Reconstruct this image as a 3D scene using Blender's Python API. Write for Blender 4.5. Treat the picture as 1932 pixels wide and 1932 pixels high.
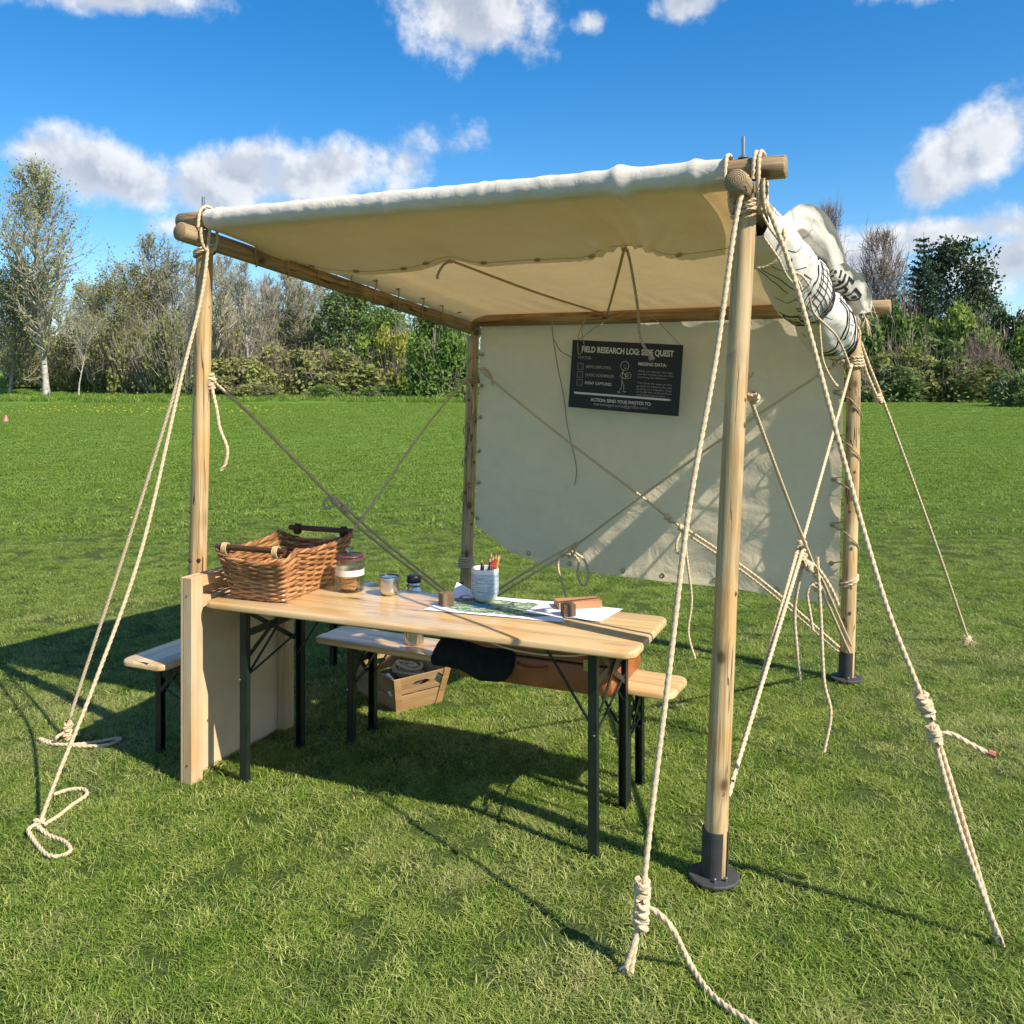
import bpy, bmesh, math, random
import numpy as np
from mathutils import Vector, Matrix, noise

for o in list(bpy.data.objects):
    bpy.data.objects.remove(o)
sc = bpy.context.scene
COL = sc.collection
R = math.radians
random.seed(7)

# ------------------------------------------------------------------ camera
EYE = 1.72
cd = bpy.data.cameras.new('camera'); cam = bpy.data.objects.new('camera', cd); COL.objects.link(cam)
cam.location = (0, 0, EYE); cam.rotation_euler = (R(90), 0, 0)
cd.sensor_width = 36; cd.lens = 36 * 1711 / 1932; cd.shift_y = -251 / 1932
cd.clip_start = 0.05; cd.clip_end = 3000
sc.camera = cam

# ------------------------------------------------------------------ light
SH = Vector((-0.79, 0.613, 0)).normalized()          # where shadows fall on the ground
EL = R(44)
SUN = Vector((-SH.x * math.cos(EL), -SH.y * math.cos(EL), math.sin(EL)))
sl = bpy.data.lights.new('sun', 'SUN'); sun = bpy.data.objects.new('sun', sl); COL.objects.link(sun)
sl.energy = 5.0; sl.angle = R(0.53); sl.color = (1.0, 0.915, 0.79)
sun.rotation_euler = SUN.to_track_quat('Z', 'Y').to_euler(); sun.location = SUN * 60

world = bpy.data.worlds.new('World'); sc.world = world; world.use_nodes = True
def build_sky():
    nt = world.node_tree; N = nt.nodes; L = nt.links; N.clear()
    tc = N.new('ShaderNodeTexCoord')
    sp = N.new('ShaderNodeSeparateXYZ'); L.new(tc.outputs['Generated'], sp.inputs[0])
    def m(op, a, b=None, c=None, clamp=False):
        n = N.new('ShaderNodeMath'); n.operation = op; n.use_clamp = clamp
        for i, v in enumerate((a, b, c)):
            if v is None: continue
            if isinstance(v, (int, float)): n.inputs[i].default_value = v
            else: L.new(v, n.inputs[i])
        return n.outputs[0]
    az = m('ARCTAN2', sp.outputs[0], sp.outputs[1]); el = m('ARCSINE', sp.outputs[2])
    cv = N.new('ShaderNodeCombineXYZ'); L.new(az, cv.inputs[0]); L.new(el, cv.inputs[1]); cv = cv.outputs[0]
    # cumulus: azimuth, elevation, half widths, tilt (degrees), weight
    blobs = [(-3.2, 22.4, 5.4, 2.5, -6, 1.0), (0.2, 20.4, 3.6, 1.4, -25, .6),
             (-24, 21.4, 6.0, 1.3, 4, .85), (-11.0, 12.6, 6.6, 1.7, 17, 1.0), (-17.4, 11.6, 4.0, 2.0, 14, 1.0),
             (-7.0, 13.2, 2.4, 2.0, 0, .85), (-24, 11.6, 4.4, 1.9, -10, .95), (-20.6, 8.9, 2.6, .9, 0, .7),
             (27.4, 12.9, 4.4, 1.9, 34, 1.0), (25.8, 8.2, 5.6, 1.1, 6, 1.0), (29.0, 6.4, 4.2, 1.8, 0, .9), (21.0, 7.0, 3.4, 1.2, 0, .8), (-8.0, 9.6, 5.0, 1.3, 0, .6),
             (10.9, 22.4, 1.9, 1.2, 20, .9), (4.9, 21.4, 1.3, .8, 0, .72), (24.4, 21.6, 3.6, .9, 0, .75),
             (48, 15, 10, 3, 10, 1), (84, 24, 13, 5, 0, 1), (125, 18, 14, 5, 0, 1), (172, 27, 15, 6, 0, 1), (-60, 14, 12, 4, 0, 1),  # clouds out of view carry the sky on, more added for neutral fill light
             (-100, 24, 14, 5, 0, 1), (-142, 20, 14, 5, 0, 1), (150, 55, 18, 7, 0, 1), (-20, 46, 12, 6, 10, .9), (45, 54, 14, 6, 0, .9), (-110, 52, 20, 9, 0, 1)]
    acc = None
    for a0, e0, wa, we, tl, wt in blobs:
        mp = N.new('ShaderNodeMapping'); mp.vector_type = 'TEXTURE'; L.new(cv, mp.inputs[0])
        mp.inputs['Location'].default_value = (R(a0), R(e0), 0); mp.inputs['Rotation'].default_value = (0, 0, R(tl)); mp.inputs['Scale'].default_value = (R(wa), R(we), 1)
        ln = N.new('ShaderNodeVectorMath'); ln.operation = 'LENGTH'; L.new(mp.outputs[0], ln.inputs[0])
        b = m('MULTIPLY_ADD', ln.outputs['Value'], -.545 * wt, wt)
        acc = b if acc is None else m('MAXIMUM', acc, b)
    acc = m('MAXIMUM', acc, -.3)
    def nz(off, scale, det, ro=.6):
        v = cv
        if off:
            q = N.new('ShaderNodeVectorMath'); q.operation = 'ADD'; q.inputs[1].default_value = off; L.new(v, q.inputs[0]); v = q.outputs[0]
        n = N.new('ShaderNodeTexNoise'); n.noise_dimensions = '2D'; n.inputs['Scale'].default_value = scale; n.inputs['Detail'].default_value = det; n.inputs['Roughness'].default_value = ro
        L.new(v, n.inputs['Vector']); return n.outputs[0]
    n1 = nz(None, 11, 6, .62); n1b = nz((R(.75), R(.95), 0), 11, 4, .58)
    d0 = m('ADD', acc, m('MULTIPLY', m('SUBTRACT', n1, .5), 1.25))
    def ramp(v, a, b):
        n = N.new('ShaderNodeMapRange'); n.interpolation_type = 'SMOOTHSTEP'
        n.inputs[1].default_value = a; n.inputs[2].default_value = b; L.new(v, n.inputs[0]); return n.outputs[0]
    mask = ramp(d0, .27, .72)
    lit = ramp(m('SUBTRACT', n1, n1b), -.10, .14)
    thick = ramp(d0, .45, 1.0)
    bright = m('MULTIPLY_ADD', lit, .62, m('MULTIPLY_ADD', m('SUBTRACT', 1.0, thick), .40, .14), clamp=True)
    sky = N.new('ShaderNodeTexSky'); sky.sky_type = 'NISHITA'; sky.sun_disc = False
    sky.sun_elevation = EL; sky.sun_rotation = math.atan2(SUN.x, SUN.y)
    sky.altitude = 100; sky.air_density = 1.0; sky.dust_density = 0.25; sky.ozone_density = 4.0
    hs = N.new('ShaderNodeHueSaturation'); hs.inputs['Saturation'].default_value = 1.36; hs.inputs['Value'].default_value = 1.25
    L.new(sky.outputs[0], hs.inputs['Color'])
    cc = N.new('ShaderNodeMix'); cc.data_type = 'RGBA'
    cc.inputs['A'].default_value = (3.0, 3.45, 4.3, 1); cc.inputs['B'].default_value = (6.9, 7.0, 7.2, 1)
    L.new(bright, cc.inputs['Factor'])
    mx = N.new('ShaderNodeMix'); mx.data_type = 'RGBA'
    L.new(m('MULTIPLY', mask, .94), mx.inputs['Factor']); L.new(hs.outputs[0], mx.inputs['A']); L.new(cc.outputs['Result'], mx.inputs['B'])
    bg = N.new('ShaderNodeBackground'); bg.inputs['Strength'].default_value = 0.092
    world.cycles.sampling_method = 'MANUAL'; world.cycles.sample_map_resolution = 512
    L.new(mx.outputs['Result'], bg.inputs['Color'])
    out = N.new('ShaderNodeOutputWorld'); L.new(bg.outputs[0], out.inputs[0])
build_sky()
vs = sc.view_settings
vs.view_transform = 'Standard'; vs.look = 'None'; vs.gamma = 1.0; vs.use_curve_mapping = False
vs.exposure = 0.62
sc.cycles.use_denoising = True
sc.cycles.max_bounces = 7; sc.cycles.diffuse_bounces = 4; sc.cycles.transparent_max_bounces = 12
sc.cycles.adaptive_threshold = 0.02

# ------------------------------------------------------------------ helpers
FPX, HOR = 1711.0, 715.0
def at(x, y, d):
    """a place d metres away that shows at (x, y) of the photograph (1932 px wide)"""
    return Vector(((x - 966) / FPX * d, d, EYE - (y - HOR) / FPX * d))
def gnd(x, y, z=0.0):
    return at(x, y, (EYE - z) * FPX / (y - HOR))

def tag(o, label=None, cat=None, group=None, kind=None):
    if label: o['label'] = label
    if cat: o['category'] = cat
    if group: o['group'] = group
    if kind: o['kind'] = kind
    return o
def empty(name, loc=(0, 0, 0), rz=0.0, label=None, cat=None, group=None):
    o = bpy.data.objects.new(name, None); COL.objects.link(o)
    o.location = loc; o.rotation_euler = (0, 0, rz); o.empty_display_size = .05
    return tag(o, label, cat, group)
def link(name, me, mat=None, parent=None, mw=None, world=False):
    """mw: matrix in the parent's frame (or the world's, with world=True)"""
    o = bpy.data.objects.new(name, me); COL.objects.link(o)
    if mat is not None and len(me.materials) == 0: me.materials.append(mat)
    M = mw if mw is not None else Matrix.Identity(4)
    if parent is not None:
        o.parent = parent
        if world:
            p = parent; Mp = Matrix.Identity(4)
            while p is not None:
                Mp = (Matrix.LocRotScale(p.location, p.rotation_euler, p.scale)) @ Mp; p = p.parent
            M = Mp.inverted() @ M
    o.location, o.rotation_euler, o.scale = M.decompose()[0], M.to_euler(), M.decompose()[2]
    return o
def mesh_np(name, V, Fq, smooth=False, mats=None, mi=None):
    """V (n,3); Fq list/array of same-size faces or list of tuples"""
    me = bpy.data.meshes.new(name)
    V = np.asarray(V, dtype=np.float32)
    if isinstance(Fq, np.ndarray):
        k = Fq.shape[1]; nf = Fq.shape[0]
        me.vertices.add(len(V)); me.vertices.foreach_set('co', V.ravel())
        me.loops.add(nf * k); me.loops.foreach_set('vertex_index', Fq.astype(np.int32).ravel())
        me.polygons.add(nf); me.polygons.foreach_set('loop_start', np.arange(0, nf * k, k, dtype=np.int32))
        me.polygons.foreach_set('loop_total', np.full(nf, k, dtype=np.int32))
        me.update(calc_edges=True)
    else:
        me.from_pydata([tuple(v) for v in V], [], Fq); me.update()
    for m_ in mats or (): me.materials.append(m_)
    if mi is not None: me.polygons.foreach_set('material_index', np.asarray(mi, dtype=np.int32))
    if smooth: me.polygons.foreach_set('use_smooth', np.ones(len(me.polygons), dtype=bool))
    return me
class MB:
    def __init__(s): s.v = []; s.f = []
    def add(s, V, Fs):
        n = len(s.v); s.v.extend([tuple(v) for v in V]); s.f.extend([tuple(i + n for i in f) for f in Fs]); return s
    def box(s, c, size, rot=None, ch=0.0):
        x, y, z = size[0] / 2, size[1] / 2, size[2] / 2
        if ch <= 0:
            V = [Vector((sx * x, sy * y, sz * z)) for sz in (-1, 1) for sx, sy in ((-1, -1), (1, -1), (1, 1), (-1, 1))]
            Fs = [(3, 2, 1, 0), (4, 5, 6, 7)] + [(i, (i + 1) % 4, 4 + (i + 1) % 4, 4 + i) for i in range(4)]
        else:
            bm = bmesh.new(); bmesh.ops.create_cube(bm, size=1)
            for v in bm.verts: v.co = Vector((v.co.x * size[0], v.co.y * size[1], v.co.z * size[2]))
            bmesh.ops.bevel(bm, geom=bm.edges[:], offset=ch, segments=2, profile=.6, affect='EDGES')
            bm.verts.index_update(); V = [v.co.copy() for v in bm.verts]; Fs = [tuple(v.index for v in f.verts) for f in bm.faces]; bm.free()
        Mr = rot.to_3x3() if rot is not None else Matrix.Identity(3)
        return s.add([Mr @ v + Vector(c) for v in V], Fs)
    def tube(s, pts, r, n=10, cap=True):
        pts = [Vector(p) for p in pts]
        rs = r if isinstance(r, (list, tuple)) else [r] * len(pts)
        V, Fs = tube_geo(pts, rs, n, cap); return s.add(V, Fs)
    def bar(s, a, b, w, h, up=(0, 0, 1)):
        a, b = Vector(a), Vector(b); d = (b - a); L_ = d.length; d.normalize()
        u = Vector(up); sd = d.cross(u)
        if sd.length < 1e-4: sd = d.cross(Vector((0, 1, 0)))
        sd.normalize(); u = sd.cross(d)
        M = Matrix((d, sd, u)).transposed()
        return s.box((a + b) / 2, (L_, w, h), M)
    def lathe(s, prof, n=32, c=(0, 0, 0), cap=True):
        V = []; Fs = []
        for r, z in prof:
            for k in range(n):
                a = 2 * math.pi * k / n; V.append((c[0] + r * math.cos(a), c[1] + r * math.sin(a), c[2] + z))
        for i in range(len(prof) - 1):
            for k in range(n):
                Fs.append((i * n + k, i * n + (k + 1) % n, (i + 1) * n + (k + 1) % n, (i + 1) * n + k))
        if cap:
            Fs.append(tuple(reversed(range(n)))); Fs.append(tuple((len(prof) - 1) * n + k for k in range(n)))
        return s.add(V, Fs)
    def mesh(s, name, smooth=False):
        me = bpy.data.meshes.new(name); me.from_pydata(s.v, [], s.f); me.update()
        if smooth:
            me.polygons.foreach_set('use_smooth', np.ones(len(me.polygons), dtype=bool))
            try: me.set_sharp_from_angle(angle=R(42))
            except Exception: pass
        return me
    def build(s, name, mat, parent=None, smooth=False, mw=None, world=False):
        return link(name, s.mesh(name, smooth), mat, parent, mw, world)
def frames(pts):
    T = []
    for i in range(len(pts)):
        a = pts[max(0, i - 1)]; b = pts[min(len(pts) - 1, i + 1)]
        t = b - a; T.append(t.normalized() if t.length > 1e-9 else Vector((0, 0, 1)))
    n = T[0].orthogonal().normalized(); out = []
    for t in T:
        n = n - t * n.dot(t)
        n = n.normalized() if n.length > 1e-6 else t.orthogonal().normalized()
        out.append((t, n, t.cross(n)))
    return out
def tube_geo(pts, rs, n, cap=True):
    V = []; Fs = []
    cs = [(math.cos(2 * math.pi * k / n), math.sin(2 * math.pi * k / n)) for k in range(n)]
    for p, r, (t, a, b) in zip(pts, rs, frames(pts)):
        V.extend([p + a * (c * r) + b * (s_ * r) for c, s_ in cs])
    for i in range(len(pts) - 1):
        for k in range(n):
            Fs.append((i * n + k, i * n + (k + 1) % n, (i + 1) * n + (k + 1) % n, (i + 1) * n + k))
    if cap:
        Fs.append(tuple(reversed(range(n)))); Fs.append(tuple((len(pts) - 1) * n + k for k in range(n)))
    return V, Fs
def smooth_path(ctrl, step=0.012):
    P = [Vector(p) for p in ctrl]
    if len(P) == 2: P = [P[0], P[0].lerp(P[1], .5), P[1]]
    P = [P[0] * 2 - P[1]] + P + [P[-1] * 2 - P[-2]]
    out = []
    for i in range(1, len(P) - 2):
        p0, p1, p2, p3 = P[i - 1:i + 3]
        n = max(2, int((p2 - p1).length / step))
        for k in range(n):
            t = k / n
            out.append(0.5 * ((2 * p1) + (p2 - p0) * t + (2 * p0 - 5 * p1 + 4 * p2 - p3) * t * t + (3 * p1 - p0 - 3 * p2 + p3) * t ** 3))
    out.append(P[-2]); return out
def rope_geo(ctrl, r, step=None, pitch=None):
    pts = smooth_path(ctrl, step or max(.006, r * .9)); pitch = pitch or r * 8.5
    A = np.array([tuple(p) for p in pts]); fr = frames(pts)
    Na = np.array([tuple(f[1]) for f in fr]); Nb = np.array([tuple(f[2]) for f in fr])
    s_ = np.concatenate([[0], np.cumsum(np.linalg.norm(np.diff(A, axis=0), axis=1))])
    n = 12; th = np.arange(n) * 2 * np.pi / n
    rad = r * (.70 + .36 * np.abs(np.cos(1.5 * th)))
    ang = th[None, :] + (s_ / pitch * 2 * np.pi)[:, None]
    V = A[:, None, :] + Na[:, None, :] * (np.cos(ang) * rad)[:, :, None] + Nb[:, None, :] * (np.sin(ang) * rad)[:, :, None]
    V = V.reshape(-1, 3); m_ = len(pts)
    i = np.arange(m_ - 1)[:, None] * n; k = np.arange(n)[None, :]; k2 = (k + 1) % n
    Fq = np.stack([i + k, i + k2, i + n + k2, i + n + k], -1).reshape(-1, 4)
    return V, Fq
def rope_mesh(name, paths, r):
    VV = []; FF = []; o = 0
    for p in paths:
        V, Fq = rope_geo(p, r); VV.append(V); FF.append(Fq + o); o += len(V)
    return mesh_np(name, np.concatenate(VV), np.concatenate(FF), True)

# ------------------------------------------------------------------ materials
def new_mat(name):
    m = bpy.data.materials.new(name); m.use_nodes = True
    nt = m.node_tree; nt.nodes.clear(); out = nt.nodes.new('ShaderNodeOutputMaterial'); return m, nt, out
class NB:
    def __init__(s, nt): s.nt = nt
    def n(s, t, **kw):
        x = s.nt.nodes.new(t)
        for k, v in kw.items():
            if hasattr(x, k): setattr(x, k, v)
            else:
                key = k.replace('_', ' ')
                i = x.inputs[key] if key in x.inputs else x.inputs[k]
                if hasattr(v, 'is_linked') or isinstance(v, bpy.types.NodeSocket): s.nt.links.new(v, i)
                else: i.default_value = v
        return x
    def l(s, a, b): s.nt.links.new(a, b)
    def math(s, op, a, b=None, c=None, clamp=False):
        x = s.nt.nodes.new('ShaderNodeMath'); x.operation = op; x.use_clamp = clamp
        for i, v in enumerate((a, b, c)):
            if v is None: continue
            if isinstance(v, (int, float)): x.inputs[i].default_value = v
            else: s.l(v, x.inputs[i])
        return x.outputs[0]
    def coord(s, kind='Object', scale=(1, 1, 1), loc=(0, 0, 0), rot=(0, 0, 0)):
        if kind == 'World': src = s.n('ShaderNodeNewGeometry').outputs['Position']
        else: src = s.n('ShaderNodeTexCoord').outputs[kind]
        mp = s.n('ShaderNodeMapping'); mp.inputs['Scale'].default_value = scale; mp.inputs['Location'].default_value = loc; mp.inputs['Rotation'].default_value = rot
        s.l(src, mp.inputs['Vector']); return mp.outputs[0]
    def noise(s, vec, scale=5, detail=4, rough=.55, dist=0):
        x = s.n('ShaderNodeTexNoise'); s.l(vec, x.inputs['Vector'])
        x.inputs['Scale'].default_value = scale; x.inputs['Detail'].default_value = detail; x.inputs['Roughness'].default_value = rough; x.inputs['Distortion'].default_value = dist
        return x.outputs[0]
    def ramp(s, fac, stops, interp='LINEAR'):
        x = s.n('ShaderNodeValToRGB'); e = x.color_ramp.elements; x.color_ramp.interpolation = interp
        while len(e) < len(stops): e.new(.5)
        for i, (p, c) in enumerate(stops):
            e[i].position = p; e[i].color = (*c, 1) if len(c) == 3 else c
        s.l(fac, x.inputs[0]); return x.outputs[0]
    def mix(s, f, a, b, mode='MIX'):
        x = s.n('ShaderNodeMix', data_type='RGBA', blend_type=mode)
        for key, v in (('Factor', f), ('A', a), ('B', b)):
            i = [q for q in x.inputs if q.name == key and (q.type == 'RGBA' or key == 'Factor' and q.type == 'VALUE')][0]
            if isinstance(v, (int, float)): i.default_value = v
            elif isinstance(v, tuple): i.default_value = (*v, 1) if len(v) == 3 else v
            else: s.l(v, i)
        return [q for q in x.outputs if q.type == 'RGBA'][0]
    def step(s, v, a, b):
        x = s.n('ShaderNodeMapRange'); x.interpolation_type = 'SMOOTHSTEP'; x.inputs[1].default_value = a; x.inputs[2].default_value = b
        s.l(v, x.inputs[0]); return x.outputs[0]
    def bump(s, h, dist=.002, strength=1.0):
        x = s.n('ShaderNodeBump'); x.inputs['Distance'].default_value = dist; x.inputs['Strength'].default_value = strength
        s.l(h, x.inputs['Height']); return x.outputs[0]
    def bsdf(s, out, col, rough=.6, metal=0., normal=None, coat=0., spec=.5, sheen=0.):
        b = s.n('ShaderNodeBsdfPrincipled')
        if isinstance(col, tuple): b.inputs['Base Color'].default_value = (*col, 1)
        else: s.l(col, b.inputs['Base Color'])
        if isinstance(rough, (int, float)): b.inputs['Roughness'].default_value = rough
        else: s.l(rough, b.inputs['Roughness'])
        b.inputs['Metallic'].default_value = metal; b.inputs['Coat Weight'].default_value = coat; b.inputs['Coat Roughness'].default_value = .12
        b.inputs['Specular IOR Level'].default_value = spec; b.inputs['Sheen Weight'].default_value = sheen
        if normal is not None: s.l(normal, b.inputs['Normal'])
        if out is not None: s.l(b.outputs[0], out.inputs[0])
        return b
def m_simple(name, col, rough=.6, metal=0., var=.15, scale=14, bump=0.0, coat=0., kind='Object', spec=.5):
    m, nt, out = new_mat(name); b = NB(nt)
    v = b.coord(kind); n = b.noise(v, scale, 5)
    lo = tuple(c * (1 - var) for c in col); hi = tuple(min(1, c * (1 + var)) for c in col)
    c = b.ramp(n, [(.3, lo), (.7, hi)])
    nm = b.bump(b.noise(v, scale * 6, 4), bump) if bump else None
    b.bsdf(out, c, rough, metal, nm, coat, spec); return m
def m_wood(name, light, dark, knot=(.10, .045, .02), axis='Z', rough=.65, coat=0., ring=14., knots=True, rand=.18, bump=.0012, knotscale=(9, 9, 2.6), pickk=.62, ksize=1.0, cracks=False):
    """grain along one local axis"""
    m, nt, out = new_mat(name); b = NB(nt)
    sc_ = {'X': (.35, 6, 6), 'Y': (6, .35, 6), 'Z': (6, 6, .35)}[axis]
    oi = b.n('ShaderNodeObjectInfo')
    tcn = b.n('ShaderNodeTexCoord')
    addv = b.n('ShaderNodeVectorMath'); addv.operation = 'ADD'; b.l(tcn.outputs['Object'], addv.inputs[0])
    cmb = b.n('ShaderNodeCombineXYZ')
    for i in range(3): b.l(b.math('MULTIPLY', oi.outputs['Random'], 7.3 + 5 * i), cmb.inputs[i])
    b.l(cmb.outputs[0], addv.inputs[1])
    mp = b.n('ShaderNodeMapping'); mp.inputs['Scale'].default_value = sc_; b.l(addv.outputs[0], mp.inputs['Vector']); v = mp.outputs[0]
    n0 = b.noise(v, 3.0, 3, .5, .6)
    w = b.math('SINE', b.math('MULTIPLY', n0, ring * 4.5)); w = b.math('MULTIPLY_ADD', w, .5, .5)
    fine = b.noise(v, 40, 4, .6)
    f = b.math('ADD', b.math('MULTIPLY', w, .55), b.math('MULTIPLY', fine, .5))
    c = b.ramp(f, [(.15, dark), (.55, tuple(.5 * (p + q) for p, q in zip(light, dark))), (.95, light)])
    c = b.mix(b.step(b.noise(addv.outputs[0], 4, 2), .42, .68), c, b.mix(1.0, c, (1.0, .86, .68), 'MULTIPLY'))
    tone = b.math('MULTIPLY_ADD', oi.outputs['Random'], rand * 2, 1 - rand)
    hv = b.n('ShaderNodeHueSaturation'); b.l(tone, hv.inputs['Value']); b.l(c, hv.inputs['Color']); c = hv.outputs[0]
    h = fine
    if cracks:
        mp3 = b.n('ShaderNodeMapping'); mp3.inputs['Scale'].default_value = (11, 11, .55); b.l(addv.outputs[0], mp3.inputs['Vector'])
        rd = b.math('ABSOLUTE', b.math('SUBTRACT', b.noise(mp3.outputs[0], 1.6, 3, .5), .5)); ck = b.math('MULTIPLY', b.math('SUBTRACT', 1.0, b.step(rd, .004, .010)), b.step(b.noise(addv.outputs[0], 2.3, 2), .46, .56))
        c = b.mix(b.math('MULTIPLY', ck, .85), c, (.05, .028, .012)); h = b.math('SUBTRACT', fine, b.math('MULTIPLY', ck, 2.0))
    if knots:
        kk = {'X': (knotscale[2], knotscale[0], knotscale[1]), 'Y': (knotscale[0], knotscale[2], knotscale[1]), 'Z': knotscale}[axis]
        mp2 = b.n('ShaderNodeMapping'); mp2.inputs['Scale'].default_value = kk; b.l(addv.outputs[0], mp2.inputs['Vector'])
        vo = b.n('ShaderNodeTexVoronoi'); vo.inputs['Scale'].default_value = 1.0; b.l(mp2.outputs[0], vo.inputs['Vector'])
        spc = b.n('ShaderNodeSeparateColor'); b.l(vo.outputs['Color'], spc.inputs[0])
        pick = b.step(spc.outputs[0], pickk, pickk + .04)
        kmask = b.math('MULTIPLY', b.math('SUBTRACT', 1.0, b.step(vo.outputs['Distance'], .05 * ksize, .13 * ksize)), pick)
        halo = b.math('MULTIPLY', b.math('SUBTRACT', 1.0, b.step(vo.outputs['Distance'], .10 * ksize, .28 * ksize)), pick)
        c = b.mix(b.math('MULTIPLY', halo, .45), c, tuple(.6 * q for q in dark))
        c = b.mix(b.math('MULTIPLY', kmask, .9), c, knot)
    b.bsdf(out, c, rough, 0, b.bump(h, bump), coat, .4); return m
def m_canvas(name, col, trans, tcol, bump=.006, crease=9):
    m, nt, out = new_mat(name); b = NB(nt)
    v = b.coord('Object'); n1 = b.noise(v, 2.2, 5, .6, .3); n2 = b.noise(v, crease, 4, .55, 1.6); weave = b.noise(b.coord('Object', (1, 1, 1)), 320, 2)
    rid = b.math('ABSOLUTE', b.math('SUBTRACT', b.noise(b.coord('Object', (1, 1, 1.7)), crease * 1.3, 3, .5, 2.2), .5)); cre = b.step(rid, 0.0, .05)
    h = b.math('ADD', b.math('ADD', b.math('MULTIPLY', n2, .9), b.math('MULTIPLY', n1, 1.6)), b.math('ADD', b.math('MULTIPLY', cre, .035), b.math('MULTIPLY', weave, .03)))
    nm = b.bump(h, bump)
    c = b.mix(b.step(n1, .3, .75), tuple(q * .90 for q in col), col)
    c = b.mix(b.math('MULTIPLY', weave, .16), c, (.30, .26, .2))
    d = b.n('ShaderNodeBsdfDiffuse'); b.l(c, d.inputs['Color']); b.l(nm, d.inputs['Normal']); d.inputs['Roughness'].default_value = .3
    t = b.n('ShaderNodeBsdfTranslucent'); t.inputs['Color'].default_value = (*tcol, 1); b.l(nm, t.inputs['Normal'])
    tn = b.mix(b.step(n2, .25, .8), tuple(q * .86 for q in tcol), tcol); b.l(tn, t.inputs['Color'])
    mx = b.n('ShaderNodeMixShader'); mx.inputs[0].default_value = trans; b.l(d.outputs[0], mx.inputs[1]); b.l(t.outputs[0], mx.inputs[2])
    b.l(mx.outputs[0], out.inputs[0]); return m
def m_rope(name, light, dark):
    m, nt, out = new_mat(name); b = NB(nt); v = b.coord('Object')
    f = b.noise(v, 160, 3, .7); g = b.noise(v, 7, 3)
    c = b.mix(b.step(f, .3, .72), dark, light); c = b.mix(b.math('MULTIPLY', b.step(g, .4, .7), .3), c, tuple(.75 * q for q in light))
    b.bsdf(out, c, .85, 0, b.bump(f, .0015), 0, .2, .2); return m

M = {}
M['pole'] = m_wood('peeled_pole_wood', (.62, .46, .25), (.36, .24, .11), axis='Z', rough=.65, ring=7, knotscale=(9, 9, 6.0), rand=.07, pickk=.25, ksize=1.6, cracks=True)
M['knot'] = m_simple('dark_wood_knot', (.15, .062, .026), .7, 0, .35, 160)
M['beam'] = m_wood('weathered_pole_wood', (.44, .325, .19), (.24, .165, .085), axis='Z', rough=.7, ring=7, knotscale=(9, 9, 6.0), rand=.06, pickk=.25, ksize=1.6, cracks=True)
M['pole_end'] = None
def m_poleend():
    m, nt, out = new_mat('pole_end_grain'); b = NB(nt)
    v = b.coord('Object', (1, 1, 0)); ln = b.n('ShaderNodeVectorMath'); ln.operation = 'LENGTH'; b.l(v, ln.inputs[0])
    r = b.math('ADD', ln.outputs['Value'], b.math('MULTIPLY', b.noise(v, 40, 3), .012))
    w = b.math('MULTIPLY_ADD', b.math('SINE', b.math('MULTIPLY', r, 900)), .5, .5)
    c = b.mix(w, (.20, .125, .06), (.42, .29, .15))
    b.bsdf(out, c, .8, 0, b.bump(w, .001)); return m
M['pole_end'] = m_poleend()
M['canvas_roof'] = m_canvas('roof_canvas', (.92, .865, .76), .24, (.74, .49, .22), .008, 6)
M['canvas_wall'] = m_canvas('wall_canvas', (.93, .785, .56), .28, (.95, .76, .47), .009, 6)
M['rope'] = m_rope('manila_rope', (.74, .60, .39), (.47, .34, .19))
M['cord'] = m_rope('thin_cord', (.55, .42, .26), (.33, .23, .13))
M['top'] = m_wood('varnished_pine', (.63, .455, .245), (.53, .345, .155), axis='X', rough=.28, coat=.35, ring=4, rand=.10, bump=.0003, knotscale=(10, 10, 3), pickk=.42, ksize=1.25)
M['panelwood'] = m_wood('pale_planed_batten', (.60, .46, .29), (.50, .355, .19), axis='Z', rough=.7, ring=4, rand=.08)
M['ply'] = m_simple('plywood_sheet', (.66, .45, .27), .75, 0, .12, 5, .0006)
M['crate'] = m_wood('crate_slat_wood', (.36, .235, .11), (.25, .15, .065), axis='X', rough=.75, ring=4, knots=False, rand=.12)
M['legs'] = m_simple('dark_green_steel', (.010, .016, .012), .42, 0.0, .3, 20, .0002)
M['steel'] = m_simple('brushed_steel', (.62, .60, .57), .26, 1.0, .06, 60)
M['bolt'] = m_simple('zinc_bolt', (.35, .35, .36), .4, 1.0, .1, 60)
M['brass'] = m_simple('brass_eyelet', (.52, .40, .20), .35, 1.0, .1, 60)
M['black'] = m_simple('black_plastic', (.012, .012, .014), .35, 0, .2, 20)
M['sleeve'] = m_simple('grey_steel_sleeve', (.050, .049, .048), .62, 0.0, .2, 18, .0004, spec=.3)
M['glove'] = m_simple('black_bag_fabric', (.012, .013, .016), .9, 0, .3, 30, .001, spec=.2)
M['leather'] = m_simple('tan_leather', (.32, .100, .030), .45, 0, .28, 9, .0012)
M['willow'] = None
def m_willow():
    m, nt, out = new_mat('brown_willow'); b = NB(nt); v = b.coord('Object'); oi = b.n('ShaderNodeObjectInfo')
    f = b.noise(v, 38, 3, .6); g = b.noise(v, 9, 2)
    c = b.ramp(b.math('ADD', b.math('MULTIPLY', f, .6), b.math('MULTIPLY', oi.outputs['Random'], .4)), [(.22, (.17, .065, .022)), (.5, (.36, .165, .06)), (.8, (.54, .29, .12))])
    b.bsdf(out, c, .38, 0, b.bump(f, .0008), .1); return m
M['willow'] = m_willow()
M['darkwood'] = m_wood('dark_handle_wood', (.10, .045, .025), (.05, .022, .012), axis='Z', rough=.5, knots=False)
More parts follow.
